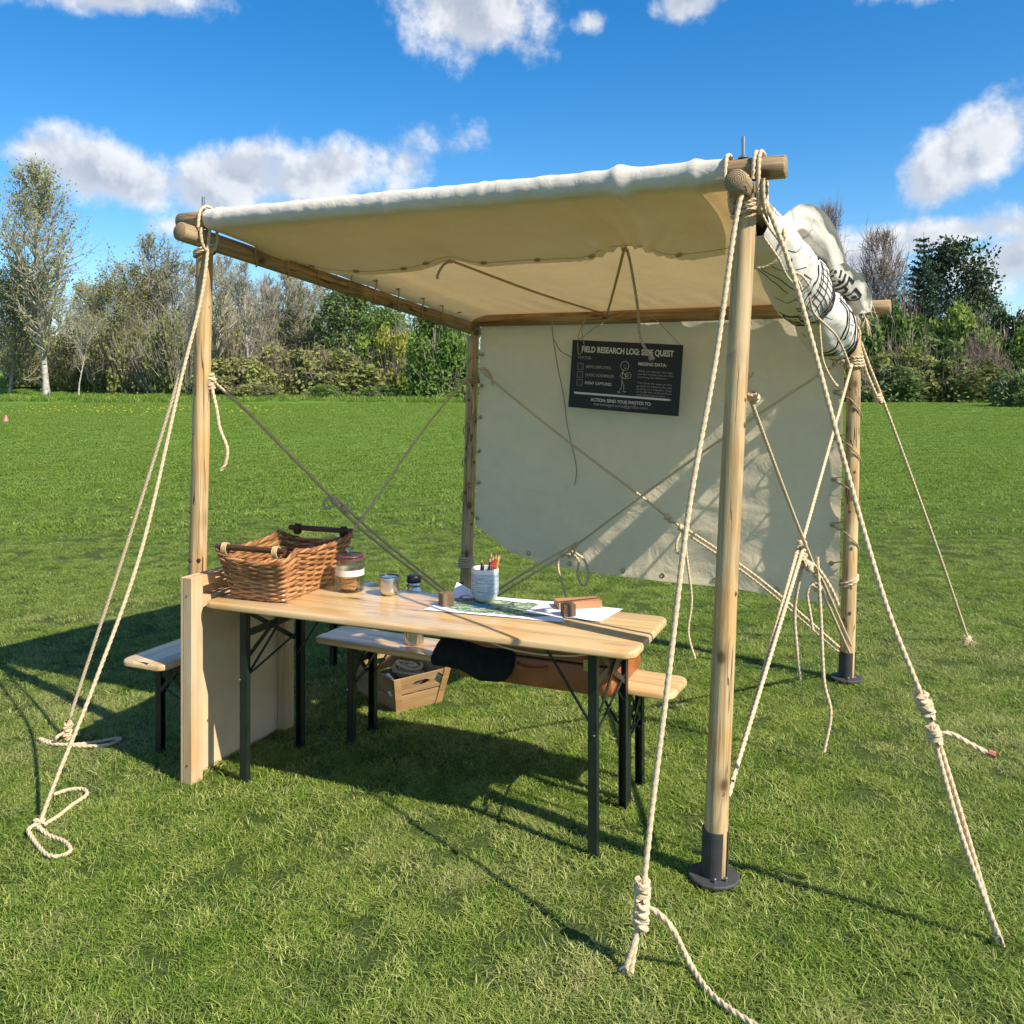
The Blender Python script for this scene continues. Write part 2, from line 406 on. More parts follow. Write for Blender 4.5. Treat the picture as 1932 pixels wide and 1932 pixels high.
M['cubewood'] = m_wood('weathered_cube_wood', (.20, .13, .075), (.10, .06, .035), axis='Z', rough=.8, ring=9, knots=False)
M['blockwood'] = m_wood('reddish_block_wood', (.56, .28, .13), (.40, .17, .07), axis='X', rough=.6, ring=6, knots=False)
M['board'] = m_simple('slate_board', (.006, .009, .014), .55, 0, .2, 30, .0001)
M['chalk'] = m_simple('white_print', (.62, .63, .62), .7, 0, .12, 90)
M['chalkgrey'] = m_simple('grey_print', (.33, .34, .35), .7, 0, .15, 90)
M['boardedge'] = m_simple('board_edge', (.35, .34, .32), .7)
M['label'] = m_simple('paper_label', (.72, .66, .55), .8, 0, .05, 30)
M['biscuit'] = m_simple('golden_biscuit', (.58, .31, .10), .8, 0, .2, 60, .001)
M['rattan'] = m_simple('pale_rattan', (.55, .38, .18), .5, 0, .2, 80, .0006)
M['redtape'] = m_simple('red_whipping', (.34, .11, .07), .8, 0, .2, 60)
M['black_ink'] = m_simple('black_ink', (.012, .012, .014), .7)
def m_glass():
    m, nt, out = new_mat('clear_glass'); b = NB(nt)
    g = b.n('ShaderNodeBsdfPrincipled'); g.inputs['Base Color'].default_value = (.97, .97, .95, 1); g.inputs['Roughness'].default_value = .02
    g.inputs['Transmission Weight'].default_value = 1; g.inputs['IOR'].default_value = 1.3
    t = b.n('ShaderNodeBsdfTransparent'); t.inputs['Color'].default_value = (.93, .92, .90, 1)
    mx = b.n('ShaderNodeMixShader'); mx.inputs[0].default_value = .45; b.l(t.outputs[0], mx.inputs[1]); b.l(g.outputs[0], mx.inputs[2])
    b.l(mx.outputs[0], out.inputs[0]); return m
M['glass'] = m_glass()
def m_seal():
    m, nt, out = new_mat('purple_red_seal'); b = NB(nt); b.bsdf(out, (.16, .045, .055), .3); return m
M['seal'] = m_seal()
def m_pot():
    m, nt, out = new_mat('speckled_blue_glaze'); b = NB(nt); v = b.coord('Object', (6, 6, 60)); z = b.n('ShaderNodeSeparateXYZ'); b.l(b.n('ShaderNodeTexCoord').outputs['Object'], z.inputs[0])
    n = b.noise(v, 4, 5, .7); n2 = b.noise(b.coord('Object'), 14, 4)
    c = b.ramp(n, [(.36, (.10, .18, .26)), (.50, (.34, .42, .47)), (.70, (.60, .62, .60))])
    c = b.mix(b.step(b.math('ADD', z.outputs[2], b.math('MULTIPLY', n2, .02)), .052, .030), c, (.60, .60, .52))
    c = b.mix(b.step(z.outputs[2], .120, .128), c, (.62, .63, .60))
    b.bsdf(out, c, .28, 0, b.bump(n, .0006), .2); return m
M['pot'] = m_pot()
def m_map():
    m, nt, out = new_mat('printed_map'); b = NB(nt); v = b.coord('UV'); s = b.n('ShaderNodeSeparateXYZ'); b.l(v, s.inputs[0])
    n = b.noise(v, 3.2, 3, .5, .4); n2 = b.noise(b.coord('UV', (1, 1, 1), (3, 1, 0)), 11, 4, .6)
    u, w = s.outputs[0], s.outputs[1]
    # printed area in the middle of the sheet
    dx = b.math('MULTIPLY', b.math('SUBTRACT', u, .50), 1.75); dy = b.math('MULTIPLY', b.math('SUBTRACT', w, .50), 2.2)
    q = b.math('ADD', b.math('MULTIPLY', dx, dx), b.math('MULTIPLY', dy, dy))
    area = b.step(b.math('ADD', q, b.math('MULTIPLY', b.math('SUBTRACT', n, .5), 1.7)), .82, .74)
    green = b.mix(b.step(n2, .42, .60), (.030, .095, .045), (.14, .25, .105))
    green = b.mix(b.step(n, .54, .58), green, (.24, .36, .19))
    c = b.mix(area, (.80, .81, .86), green)
    ed = b.math('ABSOLUTE', b.math('SUBTRACT', n2, .5)); c = b.mix(b.math('MULTIPLY', b.math('SUBTRACT', 1.0, b.step(ed, .008, .018)), area), c, (.72, .72, .66))
    lx = b.math('MULTIPLY', b.math('SUBTRACT', u, .36), 9); ly = b.math('MULTIPLY', b.math('SUBTRACT', w, .47), 15)
    ql = b.math('ADD', b.math('MULTIPLY', lx, lx), b.math('MULTIPLY', ly, ly)); c = b.mix(b.step(b.math('ADD', ql, b.math('MULTIPLY', n2, .7)), 1.2, 1.1), c, (.04, .28, .55))
    bx = b.math('MULTIPLY', b.math('SUBTRACT', u, .16), 9); by = b.math('MULTIPLY', b.math('SUBTRACT', w, .80), 8)
    qb = b.math('POWER', b.math('ADD', b.math('MULTIPLY', bx, bx), b.math('MULTIPLY', by, by)), .5)
    c = b.mix(b.math('MULTIPLY', b.math('SUBTRACT', 1.0, b.step(b.math('ABSOLUTE', b.math('SUBTRACT', qb, .55)), .10, .16)), b.step(n2, .40, .5)), c, (.05, .06, .12))
    b.bsdf(out, c, .6); return m
M['map'] = m_map()
def m_print():
    m, nt, out = new_mat('printed_sheet'); b = NB(nt); v = b.coord('UV'); s = b.n('ShaderNodeSeparateXYZ'); b.l(v, s.inputs[0])
    ln = b.math('FRACT', b.math('MULTIPLY', s.outputs[1], 17)); inl = b.math('MULTIPLY', b.step(ln, .55, .62), b.step(ln, .95, .88))
    wd = b.step(b.noise(b.coord('UV', (60, 17, 1)), 1, 2), .45, .52)
    mg = b.math('MULTIPLY', b.math('MULTIPLY', b.step(s.outputs[0], .10, .12), b.step(s.outputs[0], .90, .88)), b.math('MULTIPLY', b.step(s.outputs[1], .10, .12), b.step(s.outputs[1], .90, .88)))
    c = b.mix(b.math('MULTIPLY', b.math('MULTIPLY', inl, wd), mg), (.82, .82, .83), (.35, .35, .40)); b.bsdf(out, c, .7); return m
M['paper'] = m_print()
def m_banner():
    m, nt, out = new_mat('printed_banner_cloth'); b = NB(nt); v = b.coord('UV'); s = b.n('ShaderNodeSeparateXYZ'); b.l(v, s.inputs[0]); u, w = s.outputs[0], s.outputs[1]
    def lines(scale, wd, off, dist):
        n = b.noise(b.coord('UV', (9, 3.0, 1), (off, off, 0)), scale, 2, .5, dist); k = b.math('ABSOLUTE', b.math('SUBTRACT', b.math('FRACT', b.math('MULTIPLY', n, 4)), .5))
        return b.math('SUBTRACT', 1.0, b.step(k, wd * .5, wd))
    broad = b.noise(b.coord('UV', (6, 2, 1), (2, 7, 0)), 1.6, 1); dense = b.step(broad, .44, .54)
    ln = b.math('MULTIPLY', lines(1.0, .055, 0, .6), b.step(b.noise(b.coord('UV', (4, 2, 1), (5, 3, 0)), 3, 1), .36, .44))
    hat = b.math('MULTIPLY', lines(2.6, .13, 4, 1.2), dense)
    blk = b.math('MULTIPLY', b.step(b.noise(b.coord('UV', (9, 3, 1), (9, 1, 0)), 2.5, 3), .60, .62), b.step(broad, .46, .52))
    ink = b.math('MULTIPLY', ln, b.step(b.noise(b.coord('UV', (5, 2, 1), (1, 4, 0)), 2.2, 1), .50, .58))
    c = b.mix(b.math('MULTIPLY', ink, .94), (.66, .63, .565), (.02, .02, .024))
    d = b.n('ShaderNodeBsdfDiffuse'); b.l(c, d.inputs[0]); b.l(b.bump(b.noise(b.coord('Object'), 14, 4), .006), d.inputs['Normal']); b.l(d.outputs[0], out.inputs[0]); return m
M['banner'] = m_banner()
M['bannerplain'] = m_canvas('banner_cloth_plain', (.70, .655, .57), .08, (.7, .6, .45), .004, 10)

# ------------------------------------------------------------------ ground
def ground_z(x, y):
    z = 0.025 * math.sin(x * .35 + 1) * math.sin(y * .27) * min(1, max(0, (y - 8) / 10))
    far = max(0.0, y - 88)
    z += min(9, far * .085) * (1 if x < 5 else max(.15, 1 - (x - 5) / 40))
    return z
def m_ground():
    m, nt, out = new_mat('mown_field_turf'); b = NB(nt); v = b.coord('World')
    n1 = b.noise(v, .22, 4, .6); n2 = b.noise(v, 1.6, 4, .6); n3 = b.noise(b.coord('World', (1, .35, 1)), 14, 5, .7); n4 = b.noise(v, 60, 3, .7)
    c = b.mix(b.step(n1, .35, .65), (.088, .205, .018), (.135, .250, .024))
    c = b.mix(b.math('MULTIPLY', b.step(n2, .45, .75), .5), c, (.19, .245, .062))
    c = b.mix(b.math('MULTIPLY', b.step(n3, .40, .62), .55), c, (.055, .125, .020))
    c = b.mix(b.math('MULTIPLY', b.step(n4, .5, .7), .4), c, (.22, .31, .075))
    # close to, the bare thatch between the blades
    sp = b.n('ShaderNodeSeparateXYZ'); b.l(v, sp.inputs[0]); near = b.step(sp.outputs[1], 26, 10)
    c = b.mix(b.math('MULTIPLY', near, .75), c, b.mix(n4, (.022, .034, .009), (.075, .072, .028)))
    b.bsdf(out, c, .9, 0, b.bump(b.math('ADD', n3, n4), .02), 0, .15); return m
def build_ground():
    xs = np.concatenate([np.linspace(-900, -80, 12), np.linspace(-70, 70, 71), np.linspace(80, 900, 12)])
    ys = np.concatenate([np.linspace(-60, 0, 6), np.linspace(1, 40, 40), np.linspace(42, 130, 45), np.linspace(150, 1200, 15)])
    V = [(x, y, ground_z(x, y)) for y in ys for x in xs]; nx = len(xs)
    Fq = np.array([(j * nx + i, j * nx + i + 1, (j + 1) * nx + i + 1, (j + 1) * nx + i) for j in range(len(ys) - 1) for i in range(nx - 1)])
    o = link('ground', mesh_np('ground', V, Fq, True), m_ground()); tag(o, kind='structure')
build_ground()
# pale trodden path across the far side of the field
V = []; Fs = []
for i in range(41):
    x = -60 + i * 1.5; y = 59.5 + .5 * math.sin(i * .4)
    w = .26 * (1 if x < -24 else max(.12, 1 - (x + 24) / 9))
    V += [(x, y - w, ground_z(x, y) + .012), (x, y + w, ground_z(x, y) + .012)]
    if i: Fs.append((2 * i - 2, 2 * i, 2 * i + 1, 2 * i - 1))
tag(link('path', mesh_np('path', V, Fs), m_simple('trodden_earth', (.40, .33, .22), .95, 0, .2, 2)), kind='structure')

def m_grass():
    m, nt, out = new_mat('grass_blades'); b = NB(nt); v = b.coord('World')
    at_ = b.n('ShaderNodeAttribute'); at_.attribute_name = 'blade'; sp = b.n('ShaderNodeSeparateColor'); b.l(at_.outputs['Color'], sp.inputs[0])
    oi = b.n('ShaderNodeObjectInfo')
    n1 = b.noise(v, .55, 4, .6); n2 = b.noise(v, 3.0, 3, .6)
    f = b.math('ADD', b.math('MULTIPLY', sp.outputs[0], .62), b.math('MULTIPLY', oi.outputs['Random'], .38))
    c = b.ramp(f, [(.12, (.066, .140, .014)), (.40, (.165, .268, .032)), (.66, (.295, .375, .060)), (.88, (.56, .56, .20))])
    dry = b.math('MULTIPLY', b.step(b.math('ADD', b.math('MULTIPLY', n1, .6), b.math('MULTIPLY', n2, .4)), .46, .66), b.step(sp.outputs[1], .25, .75))
    spv = b.n('ShaderNodeSeparateXYZ'); b.l(v, spv.inputs[0]); nearer = b.step(spv.outputs[1], 9, 3.2)
    c = b.mix(b.math('MULTIPLY', dry, b.math('MULTIPLY_ADD', nearer, .5, .25)), c, (.58, .50, .26))
    lush = b.step(n1, .42, .30); c = b.mix(b.math('MULTIPLY', lush, .35), c, (.085, .21, .042))
    c = b.mix(b.math('MULTIPLY', b.step(spv.outputs[1], 4.0, 14.0), .55), c, b.mix(sp.outputs[0], (.100, .212, .022), (.225, .340, .044)))
    d = b.bsdf(None, c, .55, 0, None, 0, .25); t = b.n('ShaderNodeBsdfTranslucent'); b.l(c, t.inputs[0])
    mx = b.n('ShaderNodeMixShader'); mx.inputs[0].default_value = .33; b.l(d.outputs[0], mx.inputs[1]); b.l(t.outputs[0], mx.inputs[2]); b.l(mx.outputs[0], out.inputs[0]); return m
M['grass'] = m_grass()
def clump_mesh(name, nb, rad, hmin, hmax, wid, seed, lean):
    rg = np.random.default_rng(seed); V = []; Fq = []; Cc = []
    for i in range(nb):
        r = rad * math.sqrt(rg.random()); a = rg.random() * 6.283; base = np.array([r * math.cos(a), r * math.sin(a), -.004])
        h = rg.uniform(hmin, hmax); d = rg.random() * 6.283; ln = lean * rg.uniform(.25, 1.5) * h; w = wid * rg.uniform(.6, 1.3)
        dv = np.array([math.cos(d), math.sin(d), 0]); sd = np.array([-math.sin(d + rg.normal() * .7), math.cos(d), 0]); o = len(V)
        for k, (t, ww) in enumerate(((0, 1), (.45, .95), (.8, .62), (1.0, .06))):
            p = base + dv * ln * t ** 1.7 + np.array([0, 0, h * (t - .32 * lean * t * t)])
            V += [p - sd * w * ww * .5, p + sd * w * ww * .5]
        c = (rg.random(), rg.random(), rg.random(), 1)
        for k in range(3): Fq.append((o + 2 * k, o + 2 * k + 1, o + 2 * k + 3, o + 2 * k + 2))
        Cc += [c] * 8
    me = mesh_np(name, V, np.array(Fq), True, [M['grass']])
    ca = me.color_attributes.new('blade', 'FLOAT_COLOR', 'POINT'); ca.data.foreach_set('color', np.array(Cc, dtype=np.float32).ravel())
    return me
def scatter(name, pts, rotz, scl, meshes, label_kind='stuff'):
    """one object: clumps of grass on points (instances through geometry nodes)"""
    pc = bpy.data.meshes.new(name); pc.vertices.add(len(pts)); pc.vertices.foreach_set('co', np.asarray(pts, dtype=np.float32).ravel())
    a = pc.attributes.new('rz', 'FLOAT', 'POINT'); a.data.foreach_set('value', np.asarray(rotz, dtype=np.float32))
    a = pc.attributes.new('sc', 'FLOAT', 'POINT'); a.data.foreach_set('value', np.asarray(scl, dtype=np.float32))
    ob = link(name, pc); src = bpy.data.collections.new(name + '_tufts')
    for i, me in enumerate(meshes):
        src.objects.link(bpy.data.objects.new('%s_tuft' % name, me))
    ng = bpy.data.node_groups.new(name + '_scatter', 'GeometryNodeTree')
    ng.interface.new_socket('Geometry', in_out='INPUT', socket_type='NodeSocketGeometry'); ng.interface.new_socket('Geometry', in_out='OUTPUT', socket_type='NodeSocketGeometry')
    N = ng.nodes; L = ng.links; gi = N.new('NodeGroupInput'); go = N.new('NodeGroupOutput')
    ci = N.new('GeometryNodeCollectionInfo'); ci.inputs['Collection'].default_value = src; ci.inputs['Separate Children'].default_value = True; ci.inputs['Reset Children'].default_value = True
    ip = N.new('GeometryNodeInstanceOnPoints'); ip.inputs['Pick Instance'].default_value = True
    rv = N.new('FunctionNodeRandomValue'); rv.data_type = 'INT'
    ii = [s for s in rv.inputs if s.type == 'INT' and s.name in ('Min', 'Max')]; ii[0].default_value = 0; ii[1].default_value = len(meshes) - 1
    L.new([s for s in rv.outputs if s.type == 'INT'][0], ip.inputs['Instance Index'])
    def attr(n):
        x = N.new('GeometryNodeInputNamedAttribute'); x.data_type = 'FLOAT'; x.inputs['Name'].default_value = n; return x.outputs[0]
    cx = N.new('ShaderNodeCombineXYZ'); L.new(attr('rz'), cx.inputs[2]); e2r = N.new('FunctionNodeEulerToRotation'); L.new(cx.outputs[0], e2r.inputs[0]); L.new(e2r.outputs[0], ip.inputs['Rotation'])
    cs = N.new('ShaderNodeCombineXYZ'); s_ = attr('sc')
    for i in range(3): L.new(s_, cs.inputs[i])
    L.new(cs.outputs[0], ip.inputs['Scale'])
    L.new(gi.outputs[0], ip.inputs['Points']); L.new(ci.outputs[0], ip.inputs['Instance']); L.new(ip.outputs[0], go.inputs[0])
    md = ob.modifiers.new('scatter', 'NODES'); md.node_group = ng
    return tag(ob, kind='stuff')

# ------------------------------------------------------------------ shelter: fixed points
P1b, P1t = Vector((-1.460, 4.14, 0)), Vector((-1.403, 4.14, 2.313))
P2b, P2t = Vector((0.692, 3.107, 0)), Vector((0.803, 3.107, 2.337))
P3b, P3t = Vector((1.904, 5.163, 0)), Vector((1.949, 5.163, 1.985))
P4b, P4t = Vector((-.334, 6.35, 0)), Vector((-.271, 6.35, 2.017))
def on(b, t, z, off=(0, 0, 0)):
    return b.lerp(t, z / t.z) + Vector(off)
shelter = empty('canvas_shelter', (0.2, 4.6, 0), 0, 'open shelter of lashed wooden poles with cream canvas roof and back sheet', 'shelter')
def pole(name, a, b, r0, r1, parent, seed, wood='beam'):
    """round peeled pole along its own z axis"""
    a, b = Vector(a), Vector(b); L_ = (b - a).length; rg = random.Random(seed); n = 20; k = 26
    V = []; Fs = []; mi = []
    bx, by = rg.uniform(-.008, .008), rg.uniform(-.008, .008)
    ring = [(-.0, .86)] + [(i / (k - 1), 1) for i in range(k)] + [(1.0, .86)]
    zz = [0.0] + [.006 + (L_ - .012) * i / (k - 1) for i in range(k)] + [L_]
    for (t, q), z in zip(ring, zz):
        r = (r0 + (r1 - r0) * t) * q
        cx, cy = bx * math.sin(math.pi * t), by * math.sin(math.pi * t)
        for j in range(n):
            an = 2 * math.pi * j / n; rr = r * (1 + .035 * noise.noise(Vector((math.cos(an) * 1.2, math.sin(an) * 1.2, z * 2.2 + seed * 9))))
            V.append((cx + rr * math.cos(an), cy + rr * math.sin(an), z))
    for i in range(len(zz) - 1):
        for j in range(n): Fs.append((i * n + j, i * n + (j + 1) % n, (i + 1) * n + (j + 1) % n, (i + 1) * n + j)); mi.append(0)
    Fs.append(tuple(reversed(range(n)))); mi.append(1); Fs.append(tuple((len(zz) - 1) * n + j for j in range(n))); mi.append(1)
    me = mesh_np(name, V, Fs, True, [M[wood], M['pole_end']], mi)
    me.set_sharp_from_angle(angle=R(50))
    q = (b - a).to_track_quat('Z', 'X').to_matrix().to_4x4()
    return link(name, me, None, parent, Matrix.Translation(a) @ q, True)
for i, (b_, t_, r0, r1) in enumerate(((P1b, P1t, .041, .037), (P2b, P2t, .0405, .0365), (P3b, P3t, .041, .038), (P4b, P4t, .043, .041))):
    po = pole('post', b_, t_, r0, r1, shelter, i + 1, 'pole')
    kr = random.Random(60 + i); KM = MB().lathe([(.0095, -.004), (.0095, .0014), (.0075, .0030), (.0035, .0034), (.0012, .0024)], 10).mesh('wood_knot', True); KM.materials.append(M['knot'])
    for q in range(13):
        z = .24 + (t_.z - .34) * (q + kr.random()) / 13; an = R(-90) + kr.uniform(-1.25, 1.25); c = on(b_, t_, z); rr = r0 + (r1 - r0) * z / t_.z - .0008; dv = Vector((math.cos(an), math.sin(an), 0)); sk = kr.uniform(.6, 1.15)
        link('wood_knot', KM, None, po, Matrix.Translation(c + dv * rr) @ dv.to_track_quat('Z', 'Y').to_matrix().to_4x4() @ Matrix.Diagonal((sk * .8, sk * 1.15, 1, 1)), True)
    if i in (1, 2):
        # split steel sleeve and foot plate
        V = []; Fs = []; n = 26; a0 = R(-28); a1 = R(298); hh = .175 if i == 1 else .165
        for z in (0.004, hh):
            for rr in (.0415, .0455):
                for k in range(n + 1):
                    an = a0 + (a1 - a0) * k / n - R(8); V.append((rr * math.cos(an), rr * math.sin(an), z))
        m_ = n + 1
        for k in range(n):
            Fs += [(m_ + k, m_ + k + 1, 3 * m_ + k + 1, 3 * m_ + k), (k + 1, k, 2 * m_ + k, 2 * m_ + k + 1), (2 * m_ + k, 3 * m_ + k, 3 * m_ + k + 1, 2 * m_ + k + 1)]
        Fs += [(0, m_, 3 * m_, 2 * m_), (m_ + n, n, 2 * m_ + n, 3 * m_ + n)]
        link('sleeve', mesh_np('sleeve', V, Fs), M['sleeve'], po, Matrix.Translation(b_ + Vector((0, 0, .006))) @ Matrix.Rotation(R(2.2), 4, 'Y'), True)
        mb = MB(); mb.lathe([(.084, 0), (.088, .004), (.088, .010), (.084, .014)], 14); mb.build('foot_plate', M['sleeve'], po, False, Matrix.Translation(b_ + Vector((0, 0, .012))), True)
        for an in (R(-100), R(-60), R(40)):
            mb = MB(); mb.lathe([(.006, 0), (.006, .012), (.004, .016)], 8)
            mb.build('bolt', M['bolt'], po, False, Matrix.Translation(b_ + Vector((.058 * math.cos(an), .058 * math.sin(an), .026))), True)
FA, FB_ = Vector((-1.403, 4.12, 2.442)), Vector((.803, 3.09, 2.432))
fdir = (FB_ - FA).normalized()
pole('front_beam', FA - fdir * .135, FB_ + fdir * .128, .041, .040, shelter, 11)
LA, LB = Vector((-1.403, 4.14, 2.357)), Vector((-.264, 6.36, 2.067)); ldir = (LB - LA).normalized()
pole('side_beam', LA - ldir * .15, LB + ldir * .06, .042, .040, shelter, 12)
RA, RB = Vector((.803, 3.107, 2.355)), Vector((1.949, 5.163, 2.035)); rdir = (RB - RA).normalized()
pole('side_beam', RA - rdir * .14, RB + rdir * .10, .041, .040, shelter, 13)
BA, BB = Vector((-.271, 6.34, 2.125)), Vector((1.949, 5.155, 2.122)); bdir = (BB - BA).normalized()
pole('rear_beam', BA - bdir * .02, BB + bdir * .19, .041, .042, shelter, 14)
for p, h_ in ((FA + Vector((.0, 0, .03)), .075), (FB_ - fdir * .015 + Vector((0, 0, .03)), .085)):
    mb = MB(); mb.tube([p, p + Vector((0, 0, h_))], .007, 8); mb.lathe([(.018, .012), (.018, .016)], 12, p); mb.build('threaded_bolt', M['bolt'], shelter, True, None, True)
# dark knots / screw heads on the left post at the panel top
for dx in (-.018, .022):
    p = on(P1b, P1t, .90) + Vector((dx, -.0405, 0))
    mb = MB(); mb.lathe([(.0095, 0), (.0095, .004), (.004, .006)], 10); mb.build('screw_head', M['darkwood'], shelter, True, Matrix.Translation(p) @ Matrix.Rotation(R(90), 4, 'X'), True)

# roof sheet: from the rear beam forward, over the front beam, and back underneath as a flap
def roof():
    nu = 150
    sL, sR = .016, 1 - .028                                   # along the front beam
    prof = []
    nv = 54
    for j in range(8): prof.append(('tuck', 1 - j / 8))
    for j in range(nv + 1): prof.append(('roof', 1 - j / nv))  # rear -> front
    for j in range(1, 13): prof.append(('wrap', j / 12))
    nf = 26
    for j in range(1, nf + 1): prof.append(('flap', j / nf))
    V = []
    up = Vector((0, 0, 1)); back = Vector((-fdir.y, fdir.x, 0)).normalized()
    if back.y < 0: back = -back
    for kind, t in prof:
        for i in range(nu + 1):
            u = i / nu
            F0 = FA.lerp(FB_, sL + (sR - sL) * u); B0 = BA.lerp(BB, .000 + .995 * u)
            rad = .0455
            slope = (B0 - F0).normalized()
            nrm = fdir.cross(slope); nrm = nrm if nrm.z > 0 else -nrm
            ridge = .006 * max(0, noise.noise(Vector((u * 26, 0, 3)))) + .010 * math.exp(-((u - .955) / .008) ** 2) + .010 * math.exp(-((u - .835) / .010) ** 2) + .008 * math.exp(-((u - .84) / .02) ** 2) + .005 * math.exp(-((u - .60) / .006) ** 2) + .005 * math.exp(-((u - .41) / .006) ** 2) + .006 * math.exp(-((u - .03) / .008) ** 2)
            if kind == 'tuck':
                a = t * 2.2; p = B0 + (nrm * math.cos(a) + slope * math.sin(a)) * (rad + .001 * noise.noise(Vector((u * 40, t, 5))))
            elif kind == 'roof':
                p = (F0 + nrm * rad).lerp(B0 + nrm * rad, t)
                edge = min(1, min(u, 1 - u) * 7)
                sag = -.045 * math.sin(math.pi * t) * edge + .010 * noise.noise(Vector((u * 7, t * 5, 0))) * math.sin(math.pi * min(1, t * 1.05)) 
                # small gathers towards the rear beam
                sag += .006 * math.sin(u * 95 + 3 * noise.noise(Vector((u * 9, 0, 0)))) * max(0, t - .72) / .28 * min(1, (1 - t) * 14)
                if t < .12: sag += ridge * (1 - t / .12)
                p = p + nrm * sag
                if u < .07:                                   # drawn down to the side beam by the lacing
                    w = (1 - u / .07) ** 1.5 * min(1, t / .14); bp = LA.lerp(LB, t) + Vector((.012, 0, .034)); scal = 1 - .10 * abs(math.sin(t * 28))
                    p = p.lerp(Vector((p.x + (bp.x - p.x) * .8, p.y, bp.z)), w * scal)
            elif kind == 'wrap':
                a = t * math.pi * 1.02
                p = F0 + (nrm * math.cos(a) - slope * math.sin(a)) * (rad + ridge + .0025 * noise.noise(Vector((u * 60, t * 3, 1))))
            else:
                Lf = .60 + .05 * noise.noise(Vector((u * 2.3, 5, 0)))
                # tied up by cords at two places, sagging between
                tie = math.exp(-((u - .745) / .045) ** 2) + .75 * math.exp(-((u - .385) / .05) ** 2)
                ends = math.exp(-(u / .06) ** 2) + .6 * math.exp(-((1 - u) / .05) ** 2)
                droop = .100 * (1 - min(1, .55 * tie + .6 * ends)) + .010
                droop += .018 * math.exp(-((u - .86) / .04) ** 2)
                w = t ** 1.6
                p = F0 - nrm * (rad + ridge * (1 - t)) + slope * (Lf * t) - up * (droop * w) + nrm * (.030 * t) + nrm * .012 * noise.noise(Vector((u * 8, t * 3, 9))) * t
                # tension folds into the tie at u = .80
                p += nrm * .014 * math.sin((u - .745) * 90 / (1.3 - t)) * math.exp(-((u - .745) / .10) ** 2) * t * (1 - .3 * t)
                p += slope * (-.10 * math.exp(-(u / .10) ** 2) * t)
            V.append(p)
    n = nu + 1
    Fq = np.array([(j * n + i, j * n + i + 1, (j + 1) * n + i + 1, (j + 1) * n + i) for j in range(len(prof) - 1) for i in range(nu)])
    me = mesh_np('roof_canvas', V, Fq, True)
    ob = link('roof_canvas', me, M['canvas_roof'], shelter, None, False)
    ob.location = -shelter.location
    row = (len(prof) - 1) * n; inner = (len(prof) - 3) * n
    edge = [Vector(V[row + i]) for i in range(n)]; stitch = [Vector(V[inner + i]) for i in range(n)]
    left = [Vector(V[(8 + j) * n]) for j in range(nv + 1)]; left_in = [Vector(V[(8 + j) * n + 4]) for j in range(nv + 1)]
    rgt = [Vector(V[(8 + j) * n + nu]) for j in range(nv + 1)]
    return ob, edge, stitch, left, left_in, rgt
roof_ob, flap_edge, flap_stitch, roof_left, roof_left_in, roof_right = roof()
# sewn hem of the flap
mb = MB(); mb.tube([p - Vector((0, 0, .003)) for p in flap_stitch[::3]], .0010, 5); mb.build('hem_seam', m_simple('hem_thread', (.22, .18, .12), .9), roof_ob, True, None, True)
def eyelet_mesh():
    mb = MB(); n = 16; prof = [(.0065, .0015), (.0080, .0030), (.0115, .0022), (.0125, 0), (.0115, -.0022), (.0080, -.003), (.0065, -.0015), (.0065, .0015)]
    mb.lathe(prof, n, cap=False); return mb.mesh('eyelet', True)
EYEM = eyelet_mesh(); EYEM.materials.append(M['brass'])
def m_hole():
    m, nt, out = new_mat('bright_hole'); b = NB(nt); t = b.n('ShaderNodeBsdfTransparent'); b.l(t.outputs[0], out.inputs[0]); return m
def eyelet(p, nrm, parent, s=1.0):
    q = Vector(nrm).to_track_quat('Z', 'X').to_matrix().to_4x4()
    return link('eyelet', EYEM, None, parent, Matrix.Translation(p) @ q @ Matrix.Scale(s, 4), True)
for u in (.075, .17, .28, .335, .47, .58, .69, .85, .94):
    i = int(u * 150); p = flap_stitch[i]; eyelet(p - Vector((0, 0, .004)), (0.1, -.25, -1), roof_ob, 1.35)
lac = []
for k in range(9):
    j = int(54 * (.90 - .098 * k)) ; j = max(1, min(53, j)); p = roof_left_in[j]
    eyelet(p - Vector((0, 0, .004)), (0, -.1, -1), roof_ob, 1.2); lac.append(p)
# lacing cord spiralling round the left beam through the eyelets
def around(c, d, r, a):
    s_ = d.cross(Vector((0, 0, 1))).normalized(); w = s_.cross(d).normalized()
    return c + s_ * (r * math.cos(a)) + w * (r * math.sin(a))
path = []
for k, p in enumerate(lac):
    t = (p - LA).dot(ldir); path.append(p)
    if k < len(lac) - 1:
        t2 = (lac[k + 1] - LA).dot(ldir)
        for q in range(1, 8):
            a = R(60) + R(300) * q / 8.0
            path.append(around(LA + ldir * (t + (t2 - t) * q / 8), ldir, .047, -a + R(90)))
link('lacing', rope_mesh('lacing', [path], .0042), M['cord'], shelter, Matrix.Translation(Vector((0, 0, 0))), True)

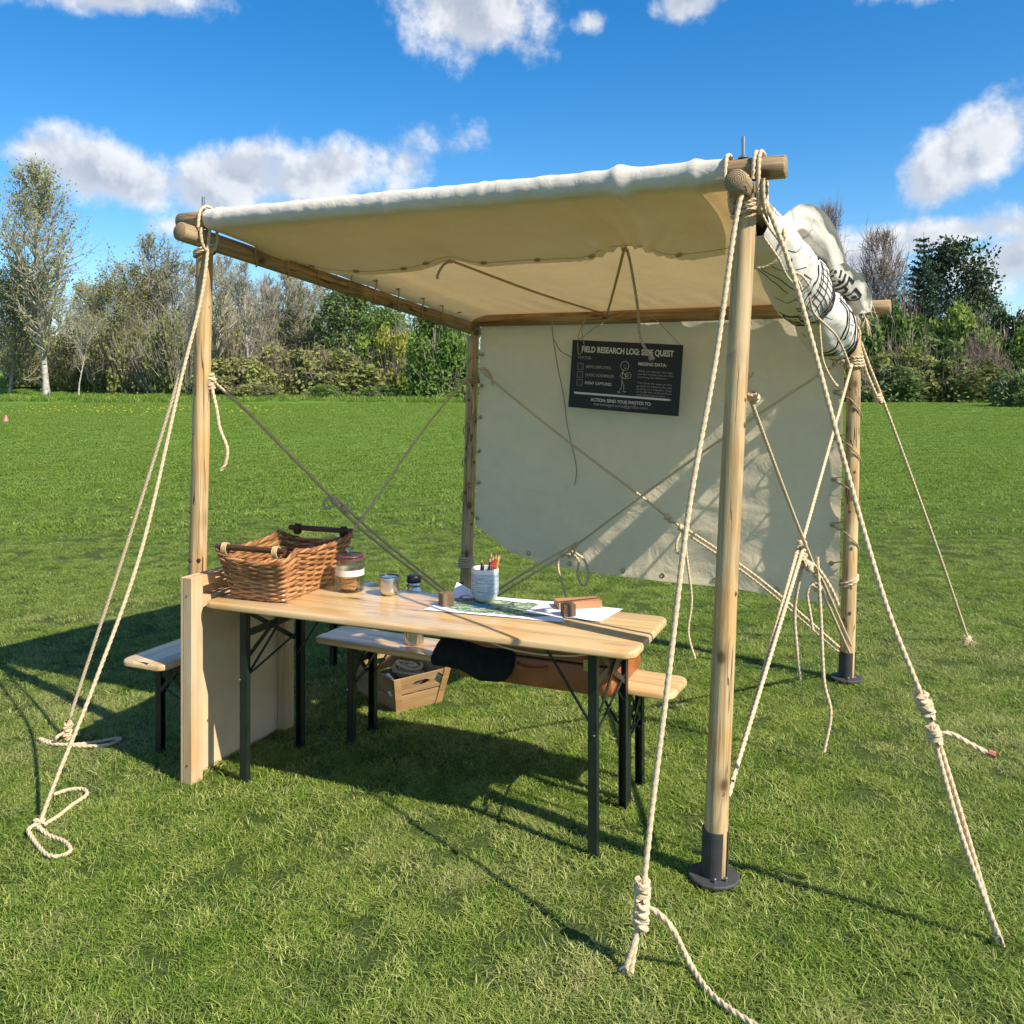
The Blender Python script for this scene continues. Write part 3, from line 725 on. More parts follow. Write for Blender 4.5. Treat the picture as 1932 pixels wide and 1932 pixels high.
# back sheet
wdir = (P3b - P4b); wdir.z = 0; wdir.normalize(); wn = Vector((-wdir.y, wdir.x, 0)); wn = wn if wn.y < 0 else -wn   # towards the camera
def wall_bottom(u):
    xs = [0, .035, .12, .22, .33, .55, .75, 1.0]; zs = [.70, .655, .535, .475, .455, .445, .445, .405]
    return float(np.interp(u, xs, zs))
WV = {}
def back_sheet():
    nu, nv = 110, 90; V = []
    for j in range(nv + 1):
        v = j / nv
        for i in range(nu + 1):
            u = i / nu
            top = BA.lerp(BB, .045 + .935 * u) - Vector((0, 0, .03))
            zb = wall_bottom(u); z = top.z + (zb - top.z) * v
            lp = on(P4b, P4t, z, wdir * .055); rp = on(P3b, P3t, z, wdir * -.060)
            p = lp.lerp(rp, u); p.z = z
            bow = .020 * math.sin(math.pi * u) * math.sin(math.pi * min(1, v * 1.1)) + .013 * noise.noise(Vector((u * 6, v * 5, 4))) + .006 * noise.noise(Vector((u * 14, v * 17, 8))) * v
            # pulled creases from lacing points
            for le in (.18, .36, .54, .72, .9): bow += .006 * math.exp(-((v - le) / .05) ** 2) * (math.exp(-(u / .10) ** 2) + math.exp(-((1 - u) / .10) ** 2))
            bow += .010 * math.sin(u * 46 + 2.5 * v) * math.exp(-(v / .16) ** 2) * .6
            bow += .010 * noise.noise(Vector((u * 3 + v * 4, v * 11 - u * 6, 2))) + .0035 * (math.exp(-((v - .40) / .007) ** 2) + math.exp(-((v - .70) / .006) ** 2)) + .003 * math.exp(-((u - .52) / .005) ** 2)
            bow += .008 * math.sin((u * 1.6 + v) * 30 + 3 * noise.noise(Vector((u * 5, v * 5, 0)))) * math.exp(-(v / .30) ** 2) * (.4 + .6 * abs(noise.noise(Vector((u * 4, 0, 6)))))
            V.append(p + wn * (bow - .012 - .055 * u))
    n = nu + 1
    Fq = np.array([(j * n + i, j * n + i + 1, (j + 1) * n + i + 1, (j + 1) * n + i) for j in range(nv) for i in range(nu)])
    o = link('back_sheet', mesh_np('back_sheet', V, Fq, True), M['canvas_wall'], shelter); o.location = -shelter.location
    return o, (lambda u, v: Vector(V[int(round(v * nv)) * n + int(round(u * nu))]))
back_ob, wallpt = back_sheet()
for u in (.17, .30, .45, .56, .70, .85): eyelet(wallpt(u, .975) + wn * .003, wn, back_ob, 1.3)
eyelet(wallpt(.985, .985) + wn * .003, wn, back_ob, 1.2)
for (pb, pt, u, sgn, vs_) in ((P4b, P4t, .012, 1, (.14, .30, .46, .62, .78, .95)), (P3b, P3t, .985, -1, (.12, .27, .42, .57, .72, .86))):
    path = []
    for k, v in enumerate(vs_):
        p = wallpt(u, v) + wn * .004; eyelet(p, wn, back_ob, 1.2)
        path.append(p + wn * .004)
        if k < len(vs_) - 1:
            p2 = wallpt(u, vs_[k + 1])
            for q in range(1, 8):
                z = p.z + (p2.z - p.z) * q / 8; a = R(40 + 280 * q / 8)
                c = on(pb, pt, z); path.append(c + (wdir * math.cos(a) * sgn + wn * math.sin(a) * 1.0) * .049)
    link('lacing', rope_mesh('lacing', [path], .0042), M['cord'], shelter, None, True)
for s_, e in (((0, .15)), ):
    pass
# lashings where beams cross
def lashing(c, axis, h, w, turns, r=.0075, seed=1, name='lashing'):
    """rope turns in the plane across 'axis', as a rounded loop h tall and w wide"""
    axis = Vector(axis).normalized(); side = axis.cross(Vector((0, 0, 1))).normalized(); rg = random.Random(seed); path = []
    N_ = 22
    for k in range(turns * N_ + 1):
        a = 2 * math.pi * k / N_; t = k / N_
        e = .86
        cx = math.copysign(abs(math.cos(a)) ** e, math.cos(a)) * w; cz = math.copysign(abs(math.sin(a)) ** e, math.sin(a)) * h
        path.append(Vector(c) + side * cx + Vector((0, 0, cz)) + axis * ((t - turns / 2) * r * 2.1 + rg.uniform(-.001, .001)))
    link(name, rope_mesh(name, [path], r), M['rope'], shelter, None, True)
lashing(FA + Vector((0.03, -.02, -.045)), fdir, .102, .055, 1, .0078, 2)
lashing(FA + Vector((-.005, .0, -.085)), (0, 0.2, 1), .0, .0, 0, .008) if False else None
lashing(FB_ + fdir * .045 + Vector((0, 0, -.045)), fdir, .102, .056, 2, .0078, 3)
lashing(FB_ - fdir * .060 + Vector((0, -.01, -.045)), fdir, .098, .056, 1, .0078, 4)
def ring_wrap(b, t, z, r, turns, rr, seed, mat='rope', tilt=0.0):
    path = []
    for k in range(turns * 16 + 1):
        a = 2 * math.pi * k / 16; c = on(b, t, z + k / 16 * rr * 2.05)
        path.append(c + Vector((math.cos(a) * r, math.sin(a) * r, tilt * math.cos(a))))
    link('lashing', rope_mesh('lashing', [path], rr), M[mat], shelter, None, True)
ring_wrap(P2b, P2t, 2.280, .045, 3, .0075, 1, 'rope', .012)
ring_wrap(P1b, P1t, 2.285, .045, 2, .0075, 2, 'rope', .015)
ring_wrap(P4b, P4t, .40, .051, 5, .0075, 3)
ring_wrap(P4b, P4t, 1.70, .050, 2, .0075, 4, 'cord')
ring_wrap(P3b, P3t, 1.78, .048, 4, .008, 5)
ring_wrap(P3b, P3t, .55, .048, 2, .0085, 6, 'rope', .02)
lashing(BA + Vector((.01, 0, -.035)), bdir, .088, .056, 2, .006, 5)

# ------------------------------------------------------------------ guy ropes and braces
def knot(c, r, d, seed, n=4):
    """a lumpy knot: a few tight turns round direction d"""
    d = Vector(d).normalized(); a = d.orthogonal().normalized(); b = d.cross(a); rg = random.Random(seed); p = []
    for k in range(n * 9):
        th = 2 * math.pi * k / 9; q = (k / (n * 9) - .5)
        rr = r * (1.55 + .35 * math.sin(k * 1.7 + seed)); p.append(Vector(c) + a * (rr * math.cos(th)) + b * (rr * math.sin(th)) + d * (q * r * n * 1.5 + rg.uniform(-.3, .3) * r))
    return p
def rope_thing(name, label, paths, r, knots=(), tails=(), mat='rope', group=None, cat='rope', fray=None):
    p0 = Vector(paths[0][-1]); base = Vector((p0.x, p0.y, 0))
    e = empty(name, base, 0, label, cat, group)
    for p in paths: link('strand', rope_mesh('strand', [p], r), M[mat], e, None, True)
    for i, (c, d) in enumerate(knots): link('knot', rope_mesh('knot', [knot(c, r * (1 if r > .007 else .72), d, i + len(label), 4 if r > .007 else 2)], r * (1 if r > .007 else .85)), M[mat], e, None, True)
    for p in tails: link('loose_end', rope_mesh('loose_end', [p], r), M[mat], e, None, True)
    if fray is not None:
        mb = MB(); rg = random.Random(3)
        for k in range(46):
            d = Vector((rg.gauss(0, 1), rg.gauss(0, .6), rg.gauss(-.15, .35))).normalized(); L_ = rg.uniform(.03, .085)
            mb.tube([fray, fray + d * L_ * .5 + Vector((0, 0, .012)), fray + d * L_ - Vector((0, 0, .012))], [.0025, .0018, .0006], 4, False)
        mb.build('frayed_end', M[mat], e, True, None, True)
    return e
def lp(pts): return [at(*p) for p in pts]
RR = .0085
# left front pair
gA = gnd(66, 1566, .012)
rope_thing('guy_rope', 'nearer guy rope left of the left post, ending in loops on the grass',
    [lp([(396, 432, 4.10), (380, 560, 4.06), (340, 722, 3.98), (267, 1036, 3.83), (178, 1290, 3.66), (107, 1468, 3.54), (76, 1550, 3.49)])], RR,
    [(at(72, 1556, 3.485), (-.2, -.3, -1))],
    [[gnd(80, 1558, .02), gnd(110, 1540, .012), gnd(135, 1520, .012), gnd(163, 1500, .012), gnd(157, 1489, .012), gnd(130, 1490, .012), gnd(100, 1500, .014)],
     [gnd(72, 1560, .03), gnd(92, 1576, .012), gnd(122, 1588, .012), gnd(133, 1605, .012), gnd(112, 1616, .012), gnd(88, 1612, .012), gnd(66, 1588, .015), gnd(54, 1566, .03), gnd(66, 1556, .04)]])
rope_thing('guy_rope', 'farther guy rope left of the left post, tied off beside the shadow',
    [lp([(392, 432, 4.16), (370, 580, 4.18), (327, 745, 4.2), (236, 1037, 4.26), (133, 1350, 4.32), (127, 1392, 4.33)])], RR,
    [(at(128, 1372, 4.325), (-.1, 0, -1)), (at(126, 1386, 4.325), (.4, 0, -1))],
    [[gnd(120, 1384, .03), gnd(108, 1390, .05), gnd(100, 1400, .014), gnd(76, 1394, .012), gnd(90, 1402, .012), gnd(125, 1405, .012), gnd(170, 1402, .012), gnd(225, 1393, .012), gnd(205, 1405, .012), gnd(150, 1408, .012), gnd(130, 1405, .012)]])
# right front, nearest the camera
rope_thing('guy_rope', 'pale guy rope falling left of the nearest post to a knot low in front',
    [lp([(1408, 330, 3.02), (1386, 430, 2.99), (1350, 680, 2.92), (1300, 960, 2.84), (1262, 1270, 2.76), (1232, 1510, 2.70), (1214, 1672, 2.66)]),
     lp([(1214, 1680, 2.655), (1206, 1730, 2.64), (1196, 1780, 2.625), (1178, 1836, 2.612), (1180, 1846, 2.612), (1188, 1842, 2.612), (1200, 1770, 2.63), (1210, 1715, 2.645)])], .0095,
    [(at(1213, 1679, 2.657), (0, 0, -1)), (at(1211, 1718, 2.645), (-.1, 0, -1)), (at(1209, 1735, 2.640), (-.1, 0, -1))],
    [[at(1218, 1712, 2.645), at(1240, 1722, 2.63), at(1268, 1752, 2.60), gnd(1300, 1815, .03), gnd(1335, 1868, .012), gnd(1378, 1905, .012), gnd(1445, 1948, .012), gnd(1490, 1985, .012)]])
rope_thing('guy_rope', 'guy rope with two knots from nearest post top to lower right corner',
    [lp([(1432, 350, 3.08), (1442, 375, 3.08), (1500, 530, 3.03), (1590, 860, 2.94), (1668, 1130, 2.86), (1738, 1312, 2.82)]),
     [at(1748, 1330, 2.815), at(1760, 1385, 2.80), at(1815, 1580, 2.77), at(1892, 1786, 2.752)], [at(1742, 1330, 2.815), at(1768, 1392, 2.80), at(1826, 1580, 2.775), at(1884, 1780, 2.755)]], .0088,
    [(at(1740, 1322, 2.818), (.25, 0, -1)), (at(1749, 1338, 2.814), (.25, 0, -1)), (at(1763, 1386, 2.80), (.25, 0, -1))],
    [lp([(1770, 1386, 2.80), (1795, 1385, 2.79), (1830, 1404, 2.775), (1862, 1420, 2.76), (1876, 1424, 2.752)])])
mb = MB(); mb.tube(lp([(1864, 1419, 2.760), (1878, 1425, 2.752)]), .0105, 8); o = mb.build('red_rope_end_whipping', M['redtape'], None, True)
o.parent = bpy.data.objects['guy_rope.003'] if 'guy_rope.003' in bpy.data.objects else None
if o.parent: o.location = -o.parent.location
o.name = 'whipped_end'
rope_thing('guy_rope', 'slack pale guy rope from the far right post to a frayed knot on the grass',
    [lp([(1618, 628, 5.17), (1640, 690, 5.2), (1662, 745, 5.24), (1705, 860, 5.35), (1770, 1040, 5.6), (1826, 1205, 5.92)]), lp([(1618, 640, 5.15), (1634, 700, 5.18), (1655, 750, 5.22)])], .0092,
    [(at(1657, 752, 5.23), (.3, 0, -1)), (at(1827, 1208, 5.92), (.3, 0, -1))], (), fray=gnd(1829, 1213, .02))
for nm, p in (('guy_rope.002', gnd(1181, 1845)), ('guy_rope.003', gnd(1888, 1786))):
    mb = MB(); mb.tube(smooth_path([p + Vector((.004, 0, -.02)), p + Vector((0, 0, .022)), p + Vector((-.010, -.004, .034)), p + Vector((-.020, -.006, .026))], .006), .0042, 8); mb.build('steel_peg', M['bolt'], bpy.data.objects[nm], True, None, True)
# crossed braces, right side
kF = at(1497, 1103, 3.98)
pF = on(P3b, P3t, 1.80, (-.03, -.055, 0)); qF = on(P2b, P2t, .30, (.045, .02, 0)); kF = pF.lerp(qF, .535) + Vector((0.0, 0, -.02))
rope_thing('brace_rope', 'doubled pale brace rope from far right post down to foot of nearest post',
    [[pF, pF.lerp(kF, .5) + Vector((0, 0, -.004)), kF], [kF + Vector((.012, 0, 0)), qF + Vector((.012, .01, .03))], [kF + Vector((-.012, 0, 0)), qF + Vector((-.004, 0, -.02))]], RR,
    [(kF, (-.3, -.6, -.8)), (kF + Vector((-.01, -.04, -.05)), (-.3, -.6, -.8)), (kF + Vector((0.02, -.02, -.085)), (.5, -.2, -.4))],
    [[kF + Vector((.0, 0, -.06)), kF + Vector((.07, .0, -.10)), kF + Vector((.13, .0, -.19)), kF + Vector((.17, .02, -.27))],
     [kF + Vector((.0, 0, -.10)), kF + Vector((-.015, .05, -.30)), kF + Vector((.00, .06, -.50)), kF + Vector((.015, .06, -.62))],
     [kF + Vector((.07, 0, -.05)), kF + Vector((.085, .0, -.30)), kF + Vector((.10, .0, -.60)), kF + Vector((.13, .0, -.75)), kF + Vector((.10, 0, -.92))]])
pG = on(P2b, P2t, 1.67, (.045, .03, 0)); qG = on(P3b, P3t, .20, (-.01, -.055, 0)); kG = pG.lerp(qG, .57) + Vector((0, 0, -.03))
rope_thing('brace_rope', 'shaded brace rope from nearest post down to foot of far right post',
    [[pG, pG.lerp(kG, .5) + Vector((0, 0, -.01)), kG], [kG + Vector((.012, 0, 0)), qG + Vector((.01, 0, .02))], [kG + Vector((-.012, 0, 0)), qG + Vector((0, 0, -.02))]], .0078,
    [(kG, (.4, .7, -.6)), (kG + Vector((.0, .0, -.06)), (.4, .7, -.6)), (pG + Vector((.02, .0, -.01)), (.4, .7, -.6))],
    [[kG + Vector((-.02, 0, -.04)), kG + Vector((-.045, 0, -.09)), kG + Vector((-.035, 0, -.17)), kG + Vector((-.02, 0, -.26))], [pG, pG + Vector((.0, 0, .05)), pG + Vector((.015, -.01, .07))]])
# crossed braces, left side
pH = on(P1b, P1t, 1.715, (.045, .0, 0)); kH = at(632, 945, 4.97); qH = on(P4b, P4t, .16, (-.02, -.05, 0))
rope_thing('brace_rope', 'brace rope from left post, knotted half way, down behind table to back left post',
    [[pH, at(470, 780, 4.42), at(550, 862, 4.66), kH], [kH + Vector((.012, 0, .008)), at(720, 1018, 5.35), qH], [kH + Vector((-.008, 0, -.012)), at(712, 1024, 5.33), qH + Vector((0, 0, -.03))]], .0085,
    [(kH, (.5, .7, -.6)), (kH + Vector((.045, .06, -.05)), (.5, .7, -.6)), (pH + Vector((-.005, 0, 0)), (0, 0, 1)), (pH + Vector((.0, 0, -.02)), (.2, 0, 1))],
    [[pH + Vector((.0, -.01, -.01)), pH + Vector((.03, -.02, -.13)), pH + Vector((.045, -.02, -.22)), pH + Vector((.078, -.02, -.31)), pH + Vector((.07, -.02, -.38)), pH + Vector((.05, -.02, -.41))],
     [kH + Vector((.02, 0, -.0)), kH + Vector((-.02, 0, -.035)), kH + Vector((-.055, 0, -.04)), kH + Vector((-.06, 0, -.005)), kH + Vector((-.03, 0, .02))]])
pI = on(P4b, P4t, 1.72, (-.04, -.03, 0)); qI = on(P1b, P1t, .12, (.04, .0, 0))
rope_thing('brace_rope', 'thin brace rope from back left post slanting down behind the wicker basket',
    [[pI, at(800, 810, 5.72), at(680, 982, 5.12), at(520, 1180, 4.55), qI]], .0072, [(pI + Vector((-.005, -.01, -.02)), (-.4, -.3, -.6))],
    [[pI, pI + Vector((.03, -.03, -.05)), pI + Vector((.055, -.03, -.17)), pI + Vector((.05, -.03, -.24))]])
# crossed braces, back
pJ = on(P4b, P4t, 1.79, (.045, -.05, 0)); qJ = on(P3b, P3t, .20, (-.055, -.03, 0)); kJ = at(1288, 998, 5.50)
rope_thing('brace_rope', 'brace rope from back left post across the back sheet down to far right post foot',
    [[pJ, at(1040, 808, 5.80), at(1205, 933, 5.6), kJ], [kJ + Vector((.01, 0, .008)), at(1430, 1090, 5.32), qJ], [kJ + Vector((-.0, 0, -.014)), at(1428, 1098, 5.32), qJ + Vector((0, 0, -.03))]], .0085,
    [(kJ, (.8, -.3, -.6)), (kJ + Vector((-.08, .02, .06)), (.8, -.3, -.6))],
    [[kJ, kJ + Vector((-.04, -.02, -.08)), kJ + Vector((-.035, -.02, -.14)), kJ + Vector((.0, -.02, -.12)), kJ + Vector((.01, -.02, -.02)), kJ + Vector((.02, -.02, -.16)), kJ + Vector((.05, -.02, -.42)), kJ + Vector((.03, -.02, -.62)), kJ + Vector((.07, -.02, -.78))],
     [pJ, pJ + Vector((.05, -.02, .0)), pJ + Vector((.09, -.02, -.06)), pJ + Vector((.10, -.02, -.11))]])
pK = on(P3b, P3t, 1.84, (-.05, -.02, 0)); qK = on(P4b, P4t, .12, (.04, -.03, 0)); kK = at(1085, 1030, 5.80)
rope_thing('brace_rope', 'brace rope from far right post down the back sheet, hanging in loops at its knot',
    [[pK, at(1400, 802, 5.22), at(1210, 936, 5.45), kK], [kK + Vector((-.01, 0, .01)), at(985, 1083, 5.82), qK], [kK + Vector((0, 0, -.02)), at(990, 1092, 5.82), qK + Vector((0, 0, -.03))]], .0085,
    [(kK, (-.7, .3, -.6)), (kK + Vector((-.03, .0, -.045)), (-.7, .3, -.6)), (pK + Vector((-.05, 0, -.02)), (-1, .2, -.3)), (pK + Vector((-.02, 0, .0)), (-1, .2, -.3))],
    [[kK + Vector((-.03, -.02, -.05)), kK + Vector((-.095, -.02, -.05)), kK + Vector((-.11, -.02, -.13)), kK + Vector((-.085, -.02, -.23)), kK + Vector((-.055, -.02, -.33)), kK + Vector((-.04, -.02, -.44))],
     [kK + Vector((-.02, -.02, -.04)), kK + Vector((.02, -.02, -.09)), kK + Vector((.015, -.02, -.17)), kK + Vector((.03, -.02, -.23)), kK + Vector((.065, -.02, -.245)), kK + Vector((.085, -.02, -.18)), kK + Vector((.06, -.02, -.09)), kK + Vector((0, -.02, -.04))]])
# cords under the roof
c1 = flap_edge[int(.385 * 150)]; r1 = BA.lerp(BB, .392) + wn * .045 + Vector((0, 0, .02))
rope_thing('stay_rope', 'taut brown cord under the roof from the flap hem to the rear beam', [[c1, c1.lerp(r1, .5) + Vector((0, 0, -.012)), r1]], .0068, [(c1, (1, 0, -.3))],
    [[c1, c1 + Vector((-.035, 0, -.02)), c1 + Vector((-.06, .0, -.06)), c1 + Vector((-.065, 0, -.085))]], 'cord', cat='cord')
c2 = flap_edge[int(.745 * 150)]; r2 = BA.lerp(BB, .405) + wn * .048 + Vector((0, 0, -.0))
rope_thing('stay_rope', 'brown cord tying the pinched flap hem back to the rear beam', [[c2, c2.lerp(r2, .5) + Vector((0, 0, -.01)), r2]], .0068, [(c2, (.3, 1, -.2))], (), 'cord', cat='cord')
d2 = c2.y
rope_thing('dangling_rope', 'loose cord hanging from the pinched flap hem in front of the black sign',
    [[c2 + Vector((.012, 0, 0)), at(1190, 500, d2), at(1203, 580, d2), at(1208, 635, d2), at(1220, 662, d2), at(1230, 678, d2)]], .0066, [(at(1229, 676, d2), (.5, 0, -1))], (), 'cord', cat='cord')
w1 = BA.lerp(BB, .275) + wn * .05
rope_thing('dangling_rope', 'thin string trailing down the back sheet left of the black sign',
    [[w1 + Vector((0, 0, .03)), at(1042, 612, w1.y - .02), at(1050, 680, w1.y), at(1064, 750, w1.y), at(1070, 800, w1.y), at(1084, 862, w1.y), at(1088, 890, w1.y), at(1084, 916, w1.y)]], .0042, (),
    [[at(1045, 640, w1.y), at(1058, 662, w1.y - .02), at(1082, 676, w1.y - .03)]], 'cord', cat='string')

# ------------------------------------------------------------------ sign
sg = empty('hanging_sign', at(1185, 710, 5.66), 0, 'black notice board with white hand lettering hung on the back sheet', 'sign')
tl, tr, bl = at(1081, 641, 5.885), at(1289, 651, 5.545), at(1076, 769, 5.885)
ex = (tr - tl).normalized(); ey = (tl - bl); ey = (ey - ex * ey.dot(ex)).normalized(); ez = ex.cross(ey)
SW, SHt = (tr - tl).length, .437
SM = Matrix((ex, ey, ez)).transposed().to_4x4(); SM.translation = (tl + tr) / 2 - ey * (SHt / 2)
mb = MB(); mb.box((0, 0, 0), (SW, SHt, .010)); mb.build('board', M['board'], sg, False, SM, True)
def text(body, size, x, y, parent, mat, MW, wscale=1.0, bold=0.0, align='LEFT', name='lettering', rot=0, wmax=None):
    cu = bpy.data.curves.new('t', 'FONT'); cu.body = body; cu.size = size; cu.align_x = align; cu.extrude = .0004; cu.offset = bold
    ob = bpy.data.objects.new('t', cu); COL.objects.link(ob); dg = bpy.context.evaluated_depsgraph_get(); dg.update()
    me = bpy.data.meshes.new_from_object(ob.evaluated_get(dg)); bpy.data.objects.remove(ob); bpy.data.curves.remove(cu)
    me.materials.clear()
    if wmax:
        xs = [v.co.x for v in me.vertices]; wscale = wmax / max(1e-4, max(xs) - min(xs))
    return link(name, me, mat, parent, MW @ Matrix.Translation((x, y, .0062)) @ Matrix.Rotation(rot, 4, 'Z') @ Matrix.Diagonal((wscale, 1, 1, 1)), True)
def sx(px): return (px - 282) / (1690 - 282) * SW - SW / 2
def sy(py): return SHt / 2 - py / 865 * SHt
text('FIELD RESEARCH LOG: SIDE QUEST', .052, sx(412), sy(148), sg, M['chalk'], SM, 1, .0016, wmax=sx(1585) - sx(412))
text('STATUS:', .027, sx(370), sy(238), sg, M['chalkgrey'], SM, 1, 0, wmax=.092)
for k, (s_, mt) in enumerate((('MAPS DEPLOYED', 'chalkgrey'), ('LOGIC SCRAMBLED', 'chalkgrey'), ('EVENT CAPTURED', 'chalk'))):
    y = 350 + k * 103
    text(s_, .0255, sx(484), sy(y), sg, M[mt], SM, 1, .0002, wmax=(.172, .196, .182)[k])
    mb = MB(); c0 = (sx(412), sy(y - 15), .0062); w = .0185
    for a, b_ in (((-w, -w), (w, -w)), ((w, -w), (w, w)), ((w, w), (-w, w)), ((-w, w), (-w, -w))):
        mb.bar((c0[0] + a[0], c0[1] + a[1], c0[2]), (c0[0] + b_[0], c0[1] + b_[1], c0[2]), .0024, .0008)
    mb.build('tick_box', M['chalkgrey'], sg, False, SM, True)
    if k < 2:
        mb = MB(); mb.bar((c0[0] - .009, c0[1], c0[2]), (c0[0] - .002, c0[1] - .008, c0[2]), .002, .0008); mb.bar((c0[0] - .002, c0[1] - .008, c0[2]), (c0[0] + .011, c0[1] + .010, c0[2]), .002, .0008)
        mb.build('tick_mark', m_simple('faint_green_tick_%d' % k, (.05, .09, .07), .8), sg, False, SM, True)
text('MISSING DATA:', .029, sx(1158), sy(278), sg, M['chalk'], SM, 1, .0005, wmax=.182)
for k, s_ in enumerate(('While we monitor the logic', 'and the market, you are the', 'ones living the adventure.', '', 'You have the eyes on the', 'ground to capture the real', 'journey as it happens. Help', 'us build the archive from', 'your unique perspective.')):
    if s_: text(s_, .0165, sx(1158), sy(358 + k * 36.5), sg, M['chalkgrey'], SM, 1, 0, wmax=.226 if k not in (2, 8) else .19)
mb = MB(); mb.add([(sx(345), sy(662), .0062), (sx(352), sy(688), .0062), (sx(1560), sy(688), .0062), (sx(1600), sy(676), .0062), (sx(1560), sy(664), .0062)], [(0, 1, 2, 3, 4)]); mb.build('underline', M['chalk'], sg, False, SM, True)
text('ACTION: SEND YOUR PHOTOS TO:', .0285, sx(965), sy(765), sg, M['chalk'], SM, 1, .0005, 'CENTER', wmax=.405)
text('marketingpictures@gridlan.com', .027, sx(965), sy(815), sg, M['chalkgrey'], SM, 1, 0, 'CENTER', wmax=.363)
mb = MB(); Zf = .0062
def pl(pts, r=.0013): mb.tube([Vector((sx(a), sy(b_), Zf)) for a, b_ in pts], r, 5)
pl([(990 + 52 * math.cos(R(a)), 295 + 56 * math.sin(R(a))) for a in range(0, 375, 15)])
pl([(975, 352), (965, 420), (966, 480)]); pl([(972, 365), (935, 430), (966, 440), (1010, 455)]); pl([(972, 375), (1000, 410), (1020, 430)])
pl([(966, 480), (968, 560), (935, 625), (915, 618), (925, 634), (955, 632), (935, 622)]); pl([(966, 480), (995, 540), (998, 612), (1030, 612), (1010, 622), (985, 618), (998, 610)])
pl([(1000, 390), (1045, 372), (1080, 400), (1072, 440), (1030, 452), (1005, 430), (1000, 390)]); pl([(1025 + 18 * math.cos(R(a)), 412 + 18 * math.sin(R(a))) for a in range(0, 375, 30)]); pl([(980, 318), (995, 328), (1012, 316)])
pl([(978, 290), (979, 296)], .0018); pl([(1003, 288), (1004, 294)], .0018)
mb.build('stick_figure_drawing', M['chalk'], sg, True, SM, True)
rope_thing('sign_cord', 'thin looped cord holding the black notice board to the rear beam',
    [[tl + ex * .04 + ez * .012 - ey * .02, at(1092, 668, 5.70), at(1102, 655, 5.70), at(1098, 625, 5.75), at(1104, 600, 5.80), at(1096, 620, 5.76), at(1092, 640, 5.74), at(1120, 620, 5.74), at(1150, 602, 5.74), at(1190, 586, 5.7)],
     [tr - ex * .015 + ez * .008, at(1262, 628, 5.5), at(1238, 604, 5.52), at(1225, 596, 5.58)]], .0030, (), (), 'cord', cat='cord')

